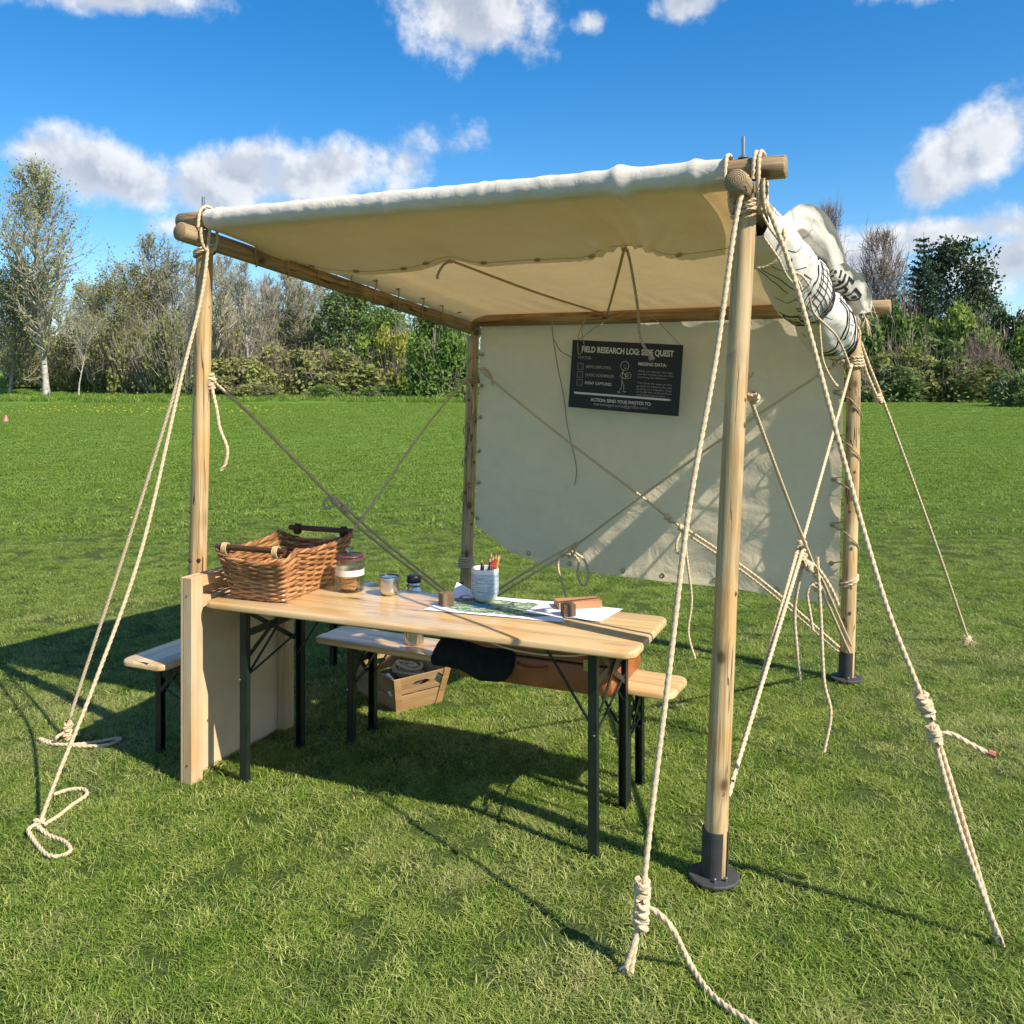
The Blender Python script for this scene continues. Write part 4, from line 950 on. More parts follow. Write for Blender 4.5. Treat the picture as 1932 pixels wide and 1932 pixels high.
# ------------------------------------------------------------------ rolled banner on the right beam
bn = empty('rolled_banner', (1.45, 4.2, 2.1), 0, 'white canvas banner with black line drawings rolled and tied along right beam', 'banner')
def roll():
    nt, nr = 96, 40; V = []; UV = []
    down = Vector((0, 0, -1)); side = rdir.cross(Vector((0, 0, 1))).normalized()       # to the right, outside
    if side.x < 0: side = -side
    upv = side.cross(rdir); upv = upv if upv.z > 0 else -upv
    for i in range(nt + 1):
        t = i / nt; c = RA + rdir * (.17 + 2.13 * t)
        rad = float(np.interp(t, [0, .03, .12, .25, .36, .45, .50, .54, .62, .72, .82, .90, .96, 1.0], [.045, .080, .096, .112, .132, .116, .060, .086, .134, .132, .114, .088, .06, .03]))
        off = float(np.interp(t, [0, .2, .4, .6, .8, 1.0], [.050, .080, .115, .135, .145, .140]))
        cc = c + side * float(np.interp(t, [0, .3, .6, 1], [-.005, -.010, -.02, -.03])) + down * off
        for k in range(nr):
            a = 2 * math.pi * k / nr
            # spiral step of the rolled edge plus soft folds
            sp = 1 + .10 * ((a / (2 * math.pi) + .15) % 1.0) - .05
            fold = .10 * noise.noise(Vector((math.cos(a) * 1.6, math.sin(a) * 1.6, t * 9))) + .05 * noise.noise(Vector((math.cos(a) * 3.4, math.sin(a) * 3.4, t * 22)))
            rr = rad * (sp + fold)
            V.append(cc + side * (rr * math.cos(a)) + upv * (rr * 1.12 * math.sin(a)))
            UV.append((t * 1.0, k / nr))
    Fq = np.array([(i * nr + k, i * nr + (k + 1) % nr, (i + 1) * nr + (k + 1) % nr, (i + 1) * nr + k) for i in range(nt) for k in range(nr)])
    me = mesh_np('rolled_cloth', V, Fq, True)
    uv = me.uv_layers.new(name='UVMap'); idx = np.zeros(len(me.loops), dtype=np.int32); me.loops.foreach_get('vertex_index', idx)
    UVa = np.array(UV, dtype=np.float32)[idx].reshape(-1, 4, 2); wrap = (UVa[:, :, 1].max(1) - UVa[:, :, 1].min(1)) > .5
    UVa[wrap] = np.where((UVa[wrap][:, :, 1:2] < .5) & (np.arange(2)[None, None, :] == 1), UVa[wrap] + 1, UVa[wrap])
    uv.data.foreach_set('uv', UVa.ravel())
    o = link('rolled_cloth', me, M['banner'], bn, None, True)
    def RP(t, deg):
        deg = deg + 128
        x = max(0, min(nt - 1.001, t * nt)); i = int(x); fx = x - i; k = (deg % 360) / 360 * nr; j = int(k) % nr; fk = k - int(k); j2 = (j + 1) % nr
        p = (V[i * nr + j] * (1 - fk) + V[i * nr + j2] * fk) * (1 - fx) + (V[(i + 1) * nr + j] * (1 - fk) + V[(i + 1) * nr + j2] * fk) * fx
        c = sum((V[i * nr + q] for q in range(nr)), Vector()) / nr; return p + (p - c).normalized() * .0008
    def draw(name, lines_):
        mb = MB()
        for r_, pts in lines_:
            fine_ = []
            for (t0, a0), (t1, a1) in zip(pts, pts[1:]):
                n_ = max(2, int(abs(a1 - a0) / 5), int(abs(t1 - t0) / .006)); fine_ += [RP(t0 + (t1 - t0) * q / n_, a0 + (a1 - a0) * q / n_) for q in range(n_)]
            fine_.append(RP(*pts[-1])); mb.tube(fine_, r_, 5)
        mb.build(name, M['black_ink'], o, True, None, True)
    B = [(.0026, [(t, a) for a in range(150, 262, 8)]) for t in (.285, .297, .335, .385, .398)]
    B = [(r_, [(t + .012 * math.sin(math.pi * (a - 150) / 108), a) for t, a in p]) for r_, p in B]
    B += [(.0016, [(.290, a), (.34, a + 3), (.392, a)]) for a in range(158, 258, 11)]
    B += [(.0042, [(.262, 240), (.275, 225), (.27, 205)]), (.0050, [(.262, 250), (.285, 262), (.33, 272), (.40, 268)]), (.0046, [(.27, 258), (.30, 268), (.36, 276)])]
    draw('printed_barrel', B)
    draw('printed_scroll', [(.0024, [(.335, 118), (.335, 146), (.425, 146), (.425, 118), (.335, 118)]), (.0024, [(.325, 112), (.33, 128), (.326, 150), (.338, 150)]), (.0024, [(.43, 114), (.436, 132), (.43, 150)])] + [(.0012, [(.350 + .011 * k, 123), (.350 + .011 * k, 141)]) for k in range(7)])
    draw('printed_chest', [(.0032, [(.41, 170), (.46, 166), (.475, 215), (.462, 262), (.41, 258), (.41, 170)]), (.0026, [(.425, 170), (.44, 215), (.425, 260)])] + [(.0014, [(.412 + .006 * k, 175), (.412 + .006 * k, 250)]) for k in range(8)])
    draw('printed_window_sketch', [(.0018, [(.10, 120), (.14, 150), (.21, 165), (.235, 185)]), (.0018, [(.11, 112), (.16, 138), (.22, 150)]), (.0020, [(.205, 168), (.245, 176), (.245, 206), (.205, 200), (.205, 168)]), (.0014, [(.09, 150), (.13, 176), (.17, 182)]), (.0014, [(.15, 190), (.20, 214)]), (.0014, [(.24, 120), (.26, 140), (.25, 160)]), (.0014, [(.08, 200), (.12, 215), (.15, 240)])])
    draw('printed_swords', [(.0048, [(.585, 262), (.615, 225), (.64, 180), (.655, 140)]), (.0040, [(.59, 270), (.63, 232), (.665, 190)]), (.0030, [(.66, 125), (.70, 150), (.725, 190), (.73, 232), (.715, 262)]), (.0052, [(.64, 262), (.69, 250), (.745, 222), (.79, 180)]), (.0030, [(.76, 160), (.785, 205), (.80, 250)]), (.0014, [(.645, 165), (.66, 178), (.655, 190), (.675, 196), (.67, 210), (.69, 215)]), (.0012, [(.66, 225), (.70, 228)]), (.0012, [(.67, 236), (.71, 236)])] + [(.0030, [(.60 + .012 * k, 268), (.62 + .012 * k, 280), (.66 + .012 * k, 286)]) for k in range(6)])
    draw('printed_dark_waves', [(.0036 + .0008 * (k % 3), [(.80 + .020 * k, 130 + 6 * (k % 4)), (.815 + .020 * k, 170), (.80 + .021 * k, 215), (.812 + .020 * k, 262), (.80 + .020 * k, 290)]) for k in range(9)])
    return side, upv
RS, RU = roll()
def cloth_strip(name, path, widths, wdirs, mat, parent, seed, thick=True, sub=10):
    """a strip of cloth along a path; returns a surface function"""
    pts = smooth_path(path, .012); n = len(pts); m_ = 22; V = []
    def val(arr, t):
        xs = np.linspace(0, 1, len(arr)); a = np.array([tuple(w) if hasattr(w, '__len__') else (w,) for w in arr], dtype=float)
        return [float(np.interp(t, xs, a[:, q])) for q in range(a.shape[1])]
    fr = frames(pts)
    def S(t, s_):
        i = min(n - 1, int(t * (n - 1))); w = val(widths, t)[0]; d = Vector(val(wdirs, t)).normalized(); nn = fr[i][0].cross(d).normalized()
        return pts[i] + d * (w * (s_ - .5)) + nn * (.016 * math.sin(s_ * 3.1 * 1.9 + seed) + .020 * noise.noise(Vector((t * 5, s_ * 3, seed))) + .003 * noise.noise(Vector((t * 12, s_ * 8, seed + 4)))), nn
    for i in range(n):
        for k in range(m_ + 1): V.append(S(i / (n - 1), k / m_)[0])
    q = m_ + 1
    Fq = np.array([(i * q + k, i * q + k + 1, (i + 1) * q + k + 1, (i + 1) * q + k) for i in range(n - 1) for k in range(m_)])
    o = link(name, mesh_np(name, V, Fq, True), mat, parent, None, True); return o, S
o, S1 = cloth_strip('loose_cloth_fold', lp([(1478, 440, 3.55), (1492, 424, 3.62), (1510, 414, 3.70), (1533, 424, 3.78), (1552, 448, 3.84), (1570, 476, 3.88), (1580, 500, 3.88)]), [.06, .09, .11, .14, .15, .12, .08],
    [(.5, -.3, -.8), (.2, .1, -1), (-.1, .3, -1), (-.5, .2, -.9), (-.8, .2, -.6), (-1, .2, -.4)], M['bannerplain'], bn, 1)
o2, S2 = cloth_strip('lettered_cloth_end', lp([(1552, 505, 4.15), (1572, 522, 4.28), (1592, 543, 4.42), (1612, 562, 4.58), (1626, 580, 4.68), (1622, 596, 4.68)]), [.12, .17, .19, .20, .17, .12],
    [(-.75, .1, -.7), (-.78, .1, -.65), (-.8, .1, -.6), (-.85, .1, -.5), (-.9, .1, -.45)], M['bannerplain'], bn, 2)
def cells(S, cellist, parent, name):
    mb = MB()
    for t0, t1, s0, s1 in cellist:
        for a in range(3):
            for b_ in range(3):
                q = []
                for (da, db) in ((0, 0), (1, 0), (1, 1), (0, 1)):
                    p, nn = S(t0 + (t1 - t0) * (a + da) / 3, s0 + (s1 - s0) * (b_ + db) / 3)
                    nn = nn if nn.y < 0 else -nn; q.append(p + nn * .003)
                mb.add(q, [(0, 1, 2, 3)])
    return mb.build(name, M['black_ink'], parent, False, None, True)
cells(S2, [(.58, .605, .28, .70), (.695, .72, .28, .70), (.58, .72, .28, .36), (.58, .72, .62, .70), (.63, .67, .42, .56)], o2, 'printed_block_letter')
cells(S2, [(.40, .43, .20, .72), (.44, .52, .20, .28), (.44, .50, .44, .52), (.49, .52, .52, .62)], o2, 'printed_block_letter')
cells(S2, [(.24, .27, .22, .74), (.335, .36, .22, .74), (.27, .335, .44, .52)], o2, 'printed_block_letter')
cells(S2, [(.08, .10, .3, .7), (.12, .17, .30, .38), (.14, .16, .44, .66)], o2, 'printed_block_letter')
mb = MB(); rg = random.Random(5)
for k in range(11):
    p = S2(.96, rg.random())[0]; d = Vector((rg.uniform(.2, 1), rg.uniform(-.5, .2), rg.uniform(-1, .1))).normalized()
    mb.tube([p, p + d * .03, p + d * rg.uniform(.05, .10) + Vector((0, 0, -.02))], [.0014, .0012, .0006], 4, False)
mb.build('frayed_threads', M['label'], bn, True, None, True)
tuft = at(1634, 600, 4.85); mb = MB()
for k in range(15):
    d = Vector((rg.gauss(.1, .35), rg.gauss(0, .3), -1)).normalized(); mb.tube([tuft, tuft + d * rg.uniform(.05, .11)], [.003, .001], 4, False)
mb.build('rope_tuft', M['rope'], bn, True, None, True)
for t_, r_ in ((.50, .082), (.97, .06), (.035, .085)):                       # ties round the roll
    c = RA + rdir * (.17 + 2.13 * t_) + Vector((0, 0, -.09)) - RS * .01; pth = []
    for k in range(40):
        a = 2 * math.pi * k / 16; pth.append(c + RS * (r_ * math.cos(a)) + RU * (r_ * 1.25 * math.sin(a)) + rdir * (k / 16 * .008))
    link('tie', rope_mesh('tie', [pth], .0055), M['rope'], bn, None, True)
rope_thing('tie_string', 'frayed pale string looping down from the banner beside the nearest post',
    [lp([(1437, 402, 3.2), (1452, 430, 3.2), (1468, 452, 3.22), (1480, 475, 3.25), (1490, 508, 3.25), (1512, 520, 3.25), (1528, 540, 3.26)])], .0052, (), [lp([(1490, 508, 3.25), (1506, 530, 3.25), (1513, 546, 3.25)])], 'rope', cat='string')
rope_thing('tie_string', 'long pale string hanging across the banner from the nearest post to above far right post',
    [lp([(1440, 446, 3.15), (1455, 468, 3.15), (1470, 490, 3.16), (1484, 520, 3.2), (1505, 545, 3.3)]), lp([(1527, 562, 3.7), (1535, 590, 3.75), (1560, 615, 3.8), (1578, 634, 3.85), (1592, 662, 3.9), (1603, 690, 3.92)])], .0055, [(at(1603, 692, 3.92), (.2, 0, -1))], (), 'rope', cat='string')
rope_thing('tie_string', 'short pale string dangling below the banner roll before the back sheet',
    [lp([(1546, 612, 4.2), (1549, 650, 4.2), (1553, 680, 4.2), (1564, 706, 4.2), (1577, 726, 4.2)])], .0055, [(at(1577, 727, 4.2), (.4, 0, -1))], (), 'rope', cat='string')

# ------------------------------------------------------------------ beer table and benches
def rr_board(L_, y0, y1, W, rc, t):
    """one board of a glued top: outline with the top's rounded corners, bullnosed on the outside"""
    P_ = []; hl = L_ / 2
    lowc = y0 <= -W / 2 + 1e-6; hic = y1 >= W / 2 - 1e-6
    def arc(cx, cy, a0, a1):
        for k in range(7):
            a = R(a0 + (a1 - a0) * k / 6); P_.append((cx + rc * math.cos(a), cy + rc * math.sin(a), 1, math.cos(a), math.sin(a)))
    if lowc:
        arc(-hl + rc, y0 + rc, 180, 270); arc(hl - rc, y0 + rc, 270, 360)
    else: P_ += [(-hl, y0, 1, -1, 0), (-hl + .0005, y0, 0, 0, -1), (hl - .0005, y0, 0, 0, -1), (hl, y0, 1, 1, 0)]
    if hic:
        arc(hl - rc, y1 - rc, 0, 90); arc(-hl + rc, y1 - rc, 90, 180)
    else: P_ += [(hl, y1, 1, 1, 0), (hl - .0005, y1, 0, 0, 1), (-hl + .0005, y1, 0, 0, 1), (-hl, y1, 1, -1, 0)]
    V = []; n = len(P_)
    rings = [(-t, .005, .0006), (-t + .005, .0, .0004), (-.011, 0, .0004), (-.0045, .0028, .0004), (-.0012, .0070, .0006), (0, .012, .0005)]
    for z, ow, iw in rings:
        for x, y, w, nx, ny in P_: V.append((x - nx * (ow if w else iw), y - ny * (ow if w else iw), z))
    Fs = [tuple(reversed(range(n)))] + [(i * n + k, i * n + (k + 1) % n, (i + 1) * n + (k + 1) % n, (i + 1) * n + k) for i in range(len(rings) - 1) for k in range(n)] + [tuple((len(rings) - 1) * n + k for k in range(n))]
    me = mesh_np('board', V, Fs); me.polygons.foreach_set('use_smooth', np.ones(len(me.polygons), dtype=bool)); me.set_sharp_from_angle(angle=R(35)); return me
def beer(name, label, cat, loc, rz, L_, W, Ht, nb, lx, ly, group=None, leanin=.0):
    e = empty(name, loc, rz, label, cat, group); t = .028
    for k in range(nb):
        y0 = -W / 2 + W * k / nb; link('board', rr_board(L_, y0, y0 + W / nb, W, .045, t), M['top'], e, Matrix.Translation((0, 0, Ht)))
    zu = Ht - t
    for sx_ in (-1, 1):
        x = sx_ * lx
        for sy_ in (-1, 1):
            mb = MB(); y = sy_ * ly          # angle-iron leg: two thin flanges and a foot
            mb.bar((x, y, 0.0), (x, y, zu), .032, .004, (1, 0, 0)); mb.bar((x - sx_ * .015, y + sy_ * .014, 0.0), (x - sx_ * .015, y + sy_ * .014, zu), .004, .030, (1, 0, 0)); mb.box((x - sx_ * .014, y, .006), (.036, .036, .012)); mb.bar((x - sx_ * .030, y + sy_ * .001, 0.0), (x - sx_ * .030, y + sy_ * .001, zu), .026, .003, (1, 0, 0))
            mb.build('leg', M['legs'], e)
            mb = MB(); mb.bar((x - sx_ * .01, y - sy_ * .012, zu - (.30 if Ht > .6 else .20)), (x - sx_ * (.21 if Ht > .6 else .15), y - sy_ * .012, zu - .004), .014, .005); mb.build('folding_strut', M['legs'], e)
        zc = zu - (.115 if Ht > .6 else .085)
        mb = MB(); mb.bar((x - sx_ * .004, -ly + .018, zc), (x - sx_ * .004, ly - .018, zc), .004, .032); mb.build('crossbar', M['legs'], e)
        for s_ in (-1, 1):
            mb = MB(); mb.bar((x + s_ * .004, -s_ * (ly - .018), zu - (.225 if Ht > .6 else .16)), (x + s_ * .004, s_ * (ly - .018), zu - .015), .004, .020); mb.build('cross_brace', M['legs'], e)
        mb = MB(); mb.tube([(x - sx_ * .006, -ly + .01, zu - (.30 if Ht > .6 else .20)), (x - sx_ * .006, ly - .01, zu - (.20 if Ht > .6 else .14))], .005, 8); mb.build('tie_rod', M['legs'], e)
        mb = MB(); mb.bar((x, -ly + .02, zu - .006), (x, ly - .02, zu - .006), .036, .010); mb.build('mounting_plate', M['legs'], e)
        for sy_ in (-1, 1):
            mb = MB(); mb.box((x + sx_ * .052, sy_ * (ly - .07), zu - .013), (.040, .085, .024), None, .004); mb.build('wood_wedge', M['panelwood'], e)
            mb = MB(); mb.lathe([(.0045, 0), (.0045, .004), (.002, .006)], 8); mb.build('rivet', M['steel'], e, True, Matrix.Translation((x - sx_ * .005, -sy_ * -ly - .019 if sy_ < 0 else ly + .018, zu - (.30 if Ht > .6 else .20))) @ Matrix.Rotation(R(90), 4, 'X'))
    return e
TZ = .772
T_ANG = math.atan2(-.387, .922)
table = beer('beer_table', 'long varnished pine folding table on dark green steel legs under the canopy', 'table', (-.346, 3.745, 0), T_ANG, 1.89, .53, TZ, 5, .79, .195)
B_ANG = math.atan2(-.451, .892)
bench = beer('beer_bench', 'varnished pine folding bench standing behind the table, carrying the suitcase', 'bench', (-.11, 4.07, 0), B_ANG, 1.78, .25, .48, 3, .70, .085)
L_ANG = math.atan2(.917, .40)
bench2 = beer('beer_bench', 'folding bench in the shade at the left, beyond the wooden panel', 'bench', (-1.739 + .40 * .89 + .917 * .125, 4.011 + .917 * .89 - .40 * .125, 0), L_ANG, 1.78, .25, .48, 3, .70, .085)

# ------------------------------------------------------------------ wooden panel at the table's left end
PA = Vector((-1.402, 3.857, 0)); pdir = Vector((.40, .916, 0)).normalized(); pn = Vector((pdir.y, -pdir.x, 0))   # pn: to the right
pa = math.atan2(pdir.y, pdir.x)
panel = empty('partition_screen', PA, pa, 'upright screen of pale battens and plywood closing the left end of the table', 'screen')
PL, PH = .70, .875
mb = MB(); mb.box((PL / 2, .004, PH / 2), (PL, .009, PH)); mb.build('plywood_sheet', M['ply'], panel)
def batten(c, size, vert, name='batten'):
    mb = MB(); L_ = size[2] if vert else size[0]
    mb.box((0, 0, 0), (size[0], size[1], size[2]) if vert else (size[2], size[1], size[0]), None, .0015)
    Mr = Matrix.Identity(4) if vert else Matrix.Rotation(R(90), 4, 'Y')
    mb.build(name, M['panelwood'], panel, False, Matrix.Translation(c) @ Mr)
yb = -.004 - .0225
batten((.0345, yb, PH / 2), (.069, .045, PH), True)
batten((PL - .0345, yb, PH / 2 - .004), (.069, .044, PH - .010), True)
batten((PL / 2 + .0005, yb - .0005, PH - .0235), (PL - .140, .043, .045), False)
batten((PL / 2 + .0005, yb - .0005, .76 - .0), (PL - .140, .041, .045), False)
for z in (.08, .80):
    mb = MB(); mb.lathe([(.004, 0), (.004, .002)], 8); mb.build('screw', M['bolt'], panel, True, Matrix.Translation((-.0005, yb, z)) @ Matrix.Rotation(R(-90), 4, 'Y'))

# ------------------------------------------------------------------ things on the table
def table_pt(px, py, z=TZ): return gnd(px, py, z)
# wicker basket
def basket():
    A0 = table_pt(532, 1138); ang = math.atan2(.94, .345); long_ = Vector((math.cos(ang), math.sin(ang), 0)); sh = Vector((long_.y, -long_.x, 0))
    wb, lb, wt, lt = .255, .46, .350, .565
    c0 = A0 + long_ * (lb / 2) - sh * (wb / 2); c0.z = TZ + .001
    bk = empty('wicker_basket', c0, ang - math.pi / 2, 'brown woven wicker basket with two dark wooden handles on the table', 'basket')
    # local: x = short (right positive), y = long
    nst = 24; NP = nst * 8
    def rect(s_, w, l, rc=.03):
        """point at perimeter fraction s_ of a rounded rectangle"""
        per = 2 * (w + l); d = (s_ % 1.0) * per
        for (ax, ay, bx, by, ln) in ((-w / 2, -l / 2, w / 2, -l / 2, w), (w / 2, -l / 2, w / 2, l / 2, l), (w / 2, l / 2, -w / 2, l / 2, w), (-w / 2, l / 2, -w / 2, -l / 2, l)):
            if d <= ln: t = d / ln; x, y = ax + (bx - ax) * t, ay + (by - ay) * t; break
            d -= ln
        # round the corners a little
        cxm, cym = max(0, abs(x) - (w / 2 - rc)), max(0, abs(y) - (l / 2 - rc))
        if cxm > 0 and cym > 0:
            h = math.hypot(cxm, cym); k = rc / max(h, 1e-6)
            if h > rc: x = math.copysign(w / 2 - rc + cxm * k, x); y = math.copysign(l / 2 - rc + cym * k, y)
        return x, y
    def rim(s_):
        x, y = rect(s_, 2, 2 * lb / wb * .62, 0)
        fy = abs(y) / (lb / wb * .62); fx = abs(x)
        end = fy > .985
        z = .190 + .024 * fy ** 3
        if end: z = .160 + (.214 - .160) * fx ** 2.5
        return z
    def P_(s_, v, off):
        w = wb + (wt - wb) * v; l = lb + (lt - lb) * v; x, y = rect(s_, w + off * 2, l + off * 2); return Vector((x, y, .004 + rim(s_) * v))
    rows = 16
    for j in range(rows):
        v = (j + .5) / rows; pts = []
        rg = random.Random(j); jit = [rg.uniform(-.0012, .0012) for _ in range(nst)]
        for k in range(NP + 1):
            s_ = k / NP; ph = math.pi * (k / 8 + j); off = .0062 * math.sin(ph)
            p = P_(s_, v, off); p.z += jit[int(k / 8) % nst] + .0010 * math.sin(ph * 2); pts.append(p)
        rad = [(.0060 + .0010 * math.sin(math.pi * (k / 8 + j)) ** 2) for k in range(NP + 1)]
        mb = MB(); mb.tube(pts, rad, 6, False); mb.build('willow_strand', M['willow'], bk, True)
    for k in range(nst):
        s_ = (k) / nst; mb = MB(); mb.tube([P_(s_, v, 0) for v in (-.01, .25, .5, .75, 1.0)], .0034, 6); mb.build('stake', M['willow'], bk, True)
    for ph in (0, 1, 2):                                                # plaited rim and foot
        for v, nm, rr in ((1.0, 'rim_plait', .0058), (.012, 'foot_plait', .0048)):
            pts = []
            for k in range(NP + 1):
                a = 2 * math.pi * (k / 14 + ph / 3); p = P_(k / NP, v, .0052 * math.cos(a)); p.z += .0052 * math.sin(a) + .003; pts.append(p)
            mb = MB(); mb.tube(pts, rr, 6, False); mb.build(nm, M['willow'], bk, True)
    mb = MB(); mb.box((0, 0, .006), (wb - .01, lb - .01, .006)); mb.build('base', M['willow'], bk)
    for sg_ in (-1, 1):
        y = sg_ * (lt / 2 - .010); z = .227
        me = MB().tube([(0, 0, -.172), (0, 0, .172)], .0125, 14).mesh('handle', True)
        hd = link('handle', me, M['darkwood'], bk, Matrix.Translation((0.0, y, z)) @ Matrix.Rotation(R(90), 4, 'Y'))
        for sx_ in (-1, 1):
            for q in range(4):
                cx = sx_ * (.138 - q * .007); pts = [Vector((cx, y + .0165 * math.cos(a), z - .006 + .024 * math.sin(a))) for a in [2 * math.pi * t / 14 for t in range(15)]]
                MB().tube(pts, .0032, 5, False).build('rattan_binding', M['rattan'] if sg_ < 0 else M['darkwood'], hd, True, Matrix.Rotation(R(-90), 4, 'Y') @ Matrix.Translation((0.0, -y, -z)))
    return bk
basket()
# glass jar
jp = gnd(660, 1114, TZ); jar = empty('glass_jar', jp, 0, 'round glass jar with purple lid and blank paper band beside the basket', 'jar')
jr = .063
mb = MB(); mb.lathe([(jr - .008, 0), (jr, .006), (jr, .118), (jr - .004, .132), (jr - .010, .140), (jr - .010, .150), (jr - .0125, .150), (jr - .0125, .139), (jr - .0065, .131), (jr - .0028, .118), (jr - .0028, .008), (0.0005, .006)], 40, cap=False)
mb.v.append((0, 0, 0)); i0 = len(mb.v) - 1; mb.f += [((k + 1) % 40, k, i0) for k in range(40)]
mb.build('jar_body', M['glass'], jar, True)
lid = MB().lathe([(jr - .013, .140), (jr - .013, .151), (jr - .002, .151), (jr + .001, .154), (jr + .001, .158), (jr - .006, .166), (.02, .171), (.014, .173)], 40).build('lid', M['glass'], jar, True)
MB().lathe([(.010, .173), (.017, .180), (.020, .187), (.017, .195), (.008, .199)], 24).build('knob', M['glass'], lid, True)
MB().lathe([(jr - .0125, .1425), (jr + .002, .1425), (jr + .003, .146), (jr + .002, .1500), (jr - .0125, .1500)], 40, cap=False).build('seal_ring', M['seal'], lid, True)
MB().lathe([(jr - .014, .1585), (jr - .002, .1570), (jr - .004, .1605), (jr - .014, .1645)], 40, cap=False).build('lid_rim', M['seal'], lid, True)
MB().lathe([(jr + .0006, .073), (jr + .0012, .073), (jr + .0012, .100), (jr + .0006, .100)], 48, cap=False).build('paper_band', M['label'], jar, True)
rg = random.Random(8)
for k in range(7):
    mb = MB(); mb.box((0, 0, 0), (.064, .030, .013), None, .003)
    bz = .016 + .0145 * (k // 2 if k < 6 else 3); ox = (-.016 if k % 2 else .016) if k < 6 else 0
    o = mb.build('biscuit', M['biscuit'], None, True); o.location = jp + Vector((rg.uniform(-.004, .004), ox, bz)); o.rotation_euler = (rg.uniform(-.05, .05), rg.uniform(-.05, .05), rg.uniform(-.25, .25))
    tag(o, 'golden finger biscuit in the glass jar, %s' % (('bottom layer, far side', 'bottom layer, near side', 'second layer, far side', 'second layer, near side', 'third layer, far side', 'third layer, near side', 'topmost')[k]), 'biscuit', 'biscuits in the glass jar')
# steel cup
cp = gnd(734, 1122, TZ); cup = empty('steel_cup', cp, 0, 'small brushed steel cup with black inside on the table', 'cup')
MB().lathe([(.020, .0), (.032, .003), (.040, .014), (.0435, .030), (.044, .078), (.0435, .080)], 40).build('cup_body', M['steel'], cup, True)
MB().lathe([(.0435, .0802), (.0445, .081), (.0440, .0835), (.0415, .0835), (.0405, .081), (.038, .02), (.001, .016)], 40, cap=False).build('cup_lining', M['black'], cup, True)
# flask on the bench
fp = gnd(781, 1213, .48); fl = empty('steel_flask', fp, 0, 'tall steel vacuum flask with black stopper standing on the bench behind the table', 'flask')
MB().lathe([(.043, 0), (.046, .003), (.046, .230), (.044, .242), (.036, .262), (.034, .268)], 40).build('flask_body', M['steel'], fl, True)
MB().lathe([(.0345, .266), (.0365, .270), (.0365, .282), (.0345, .286)], 32).build('collar', M['steel'], fl, True)
MB().lathe([(.031, .286), (.0335, .288), (.0335, .312), (.030, .318), (.024, .320)], 32).build('stopper', M['black'], fl, True)
# pencil pot
pp = gnd(915, 1134, TZ); pot = empty('pencil_pot', pp, 0, 'pale blue glazed stoneware pot standing on the map', 'pot')
MB().lathe([(.034, .002), (.038, .004), (.050, .018), (.0585, .040), (.0595, .075), (.0590, .128), (.0585, .140), (.0570, .1425), (.0545, .141), (.054, .128), (.054, .03), (.02, .016), (.001, .015)], 48, cap=False).build('pot_body', M['pot'], pot, True)
PEN = [((-.030, -.012), (-.012, .00), (.012, .014, .016), .166, 'black pencil leaning left in the pot'), ((.000, -.020), (.022, -.008), (.010, .012, .03), .172, 'dark navy pencil in the pot'),
       ((.010, -.016), (.034, -.004), (.45, .02, .035), .178, 'crimson pencil in the pot'), ((.016, -.006), (.045, .004), (.55, .045, .02), .184, 'scarlet pencil in the pot'),
       ((.024, -.012), (.055, .0), (.62, .17, .03), .182, 'orange pencil in the pot'), ((.020, .010), (.060, .012), (.60, .30, .12), .186, 'tan pencil in the pot, farthest right'), ((.004, .014), (.024, .02), (.50, .05, .10), .188, 'pinkish red pencil at the back of the pot'), ((-.018, -.026), (-.004, -.02), (.02, .02, .022), .152, 'short black pencil at the front of the pot')]
M['penwood'] = m_simple('sharpened_cedar', (.58, .36, .17), .7)
for k, (b0, t0, col, L_, lab) in enumerate(PEN):
    a = pp + Vector((b0[0], b0[1], .018)); d = Vector((t0[0] - b0[0], t0[1] - b0[1], .16)).normalized(); q = d.to_track_quat('Z', 'X').to_matrix().to_4x4()
    e = empty('pencil', a, 0, lab, 'pencil', 'pencils in the pot'); e.rotation_euler = q.to_euler()
    mt = m_simple('pencil_lacquer_%d' % k, col, .3, 0, .05)
    MB().lathe([(.0038, 0), (.0039, .001), (.0039, L_ - .018)], 6).build('barrel', mt, e)
    MB().lathe([(.0037, L_ - .018), (.0012, L_ - .004)], 8).build('sharpened_wood', M['penwood'], e, True)
    MB().lathe([(.0012, L_ - .004), (.0003, L_)], 8).build('pencil_lead', mt, e, True)
# wood blocks
def wcube(px, py, s_, rz, name, lab, mat, size=None):
    p = gnd(px, py, TZ); o = MB().box((0, 0, (size or (s_, s_, s_))[2] / 2), size or (s_, s_, s_), None, .0025).build(name, mat, None); o.location = p + Vector((0, 0, .003)); o.rotation_euler = (0, 0, rz); return tag(o, lab, 'block')
wcube(842, 1143, .052, R(24), 'wood_cube', 'dark weathered wooden cube holding the left side of the map', M['cubewood'])
c2o = wcube(1072, 1163, .050, R(14), 'wood_cube', 'dark wooden cube with round hollow weighing down the map corner and sheet', M['cubewood'])
bo = wcube(1090, 1146, .1, R(12), 'wood_block', 'flat reddish wooden block lying across the white sheet', M['blockwood'], (.185, .085, .030))
mb = MB(); mb.lathe([(.017, 0), (.017, .0012), (.012, .0012), (.010, .0006)], 24); mb.build('metal_inset', M['bolt'], c2o, True, Matrix.Translation((0, 0, .0502)))
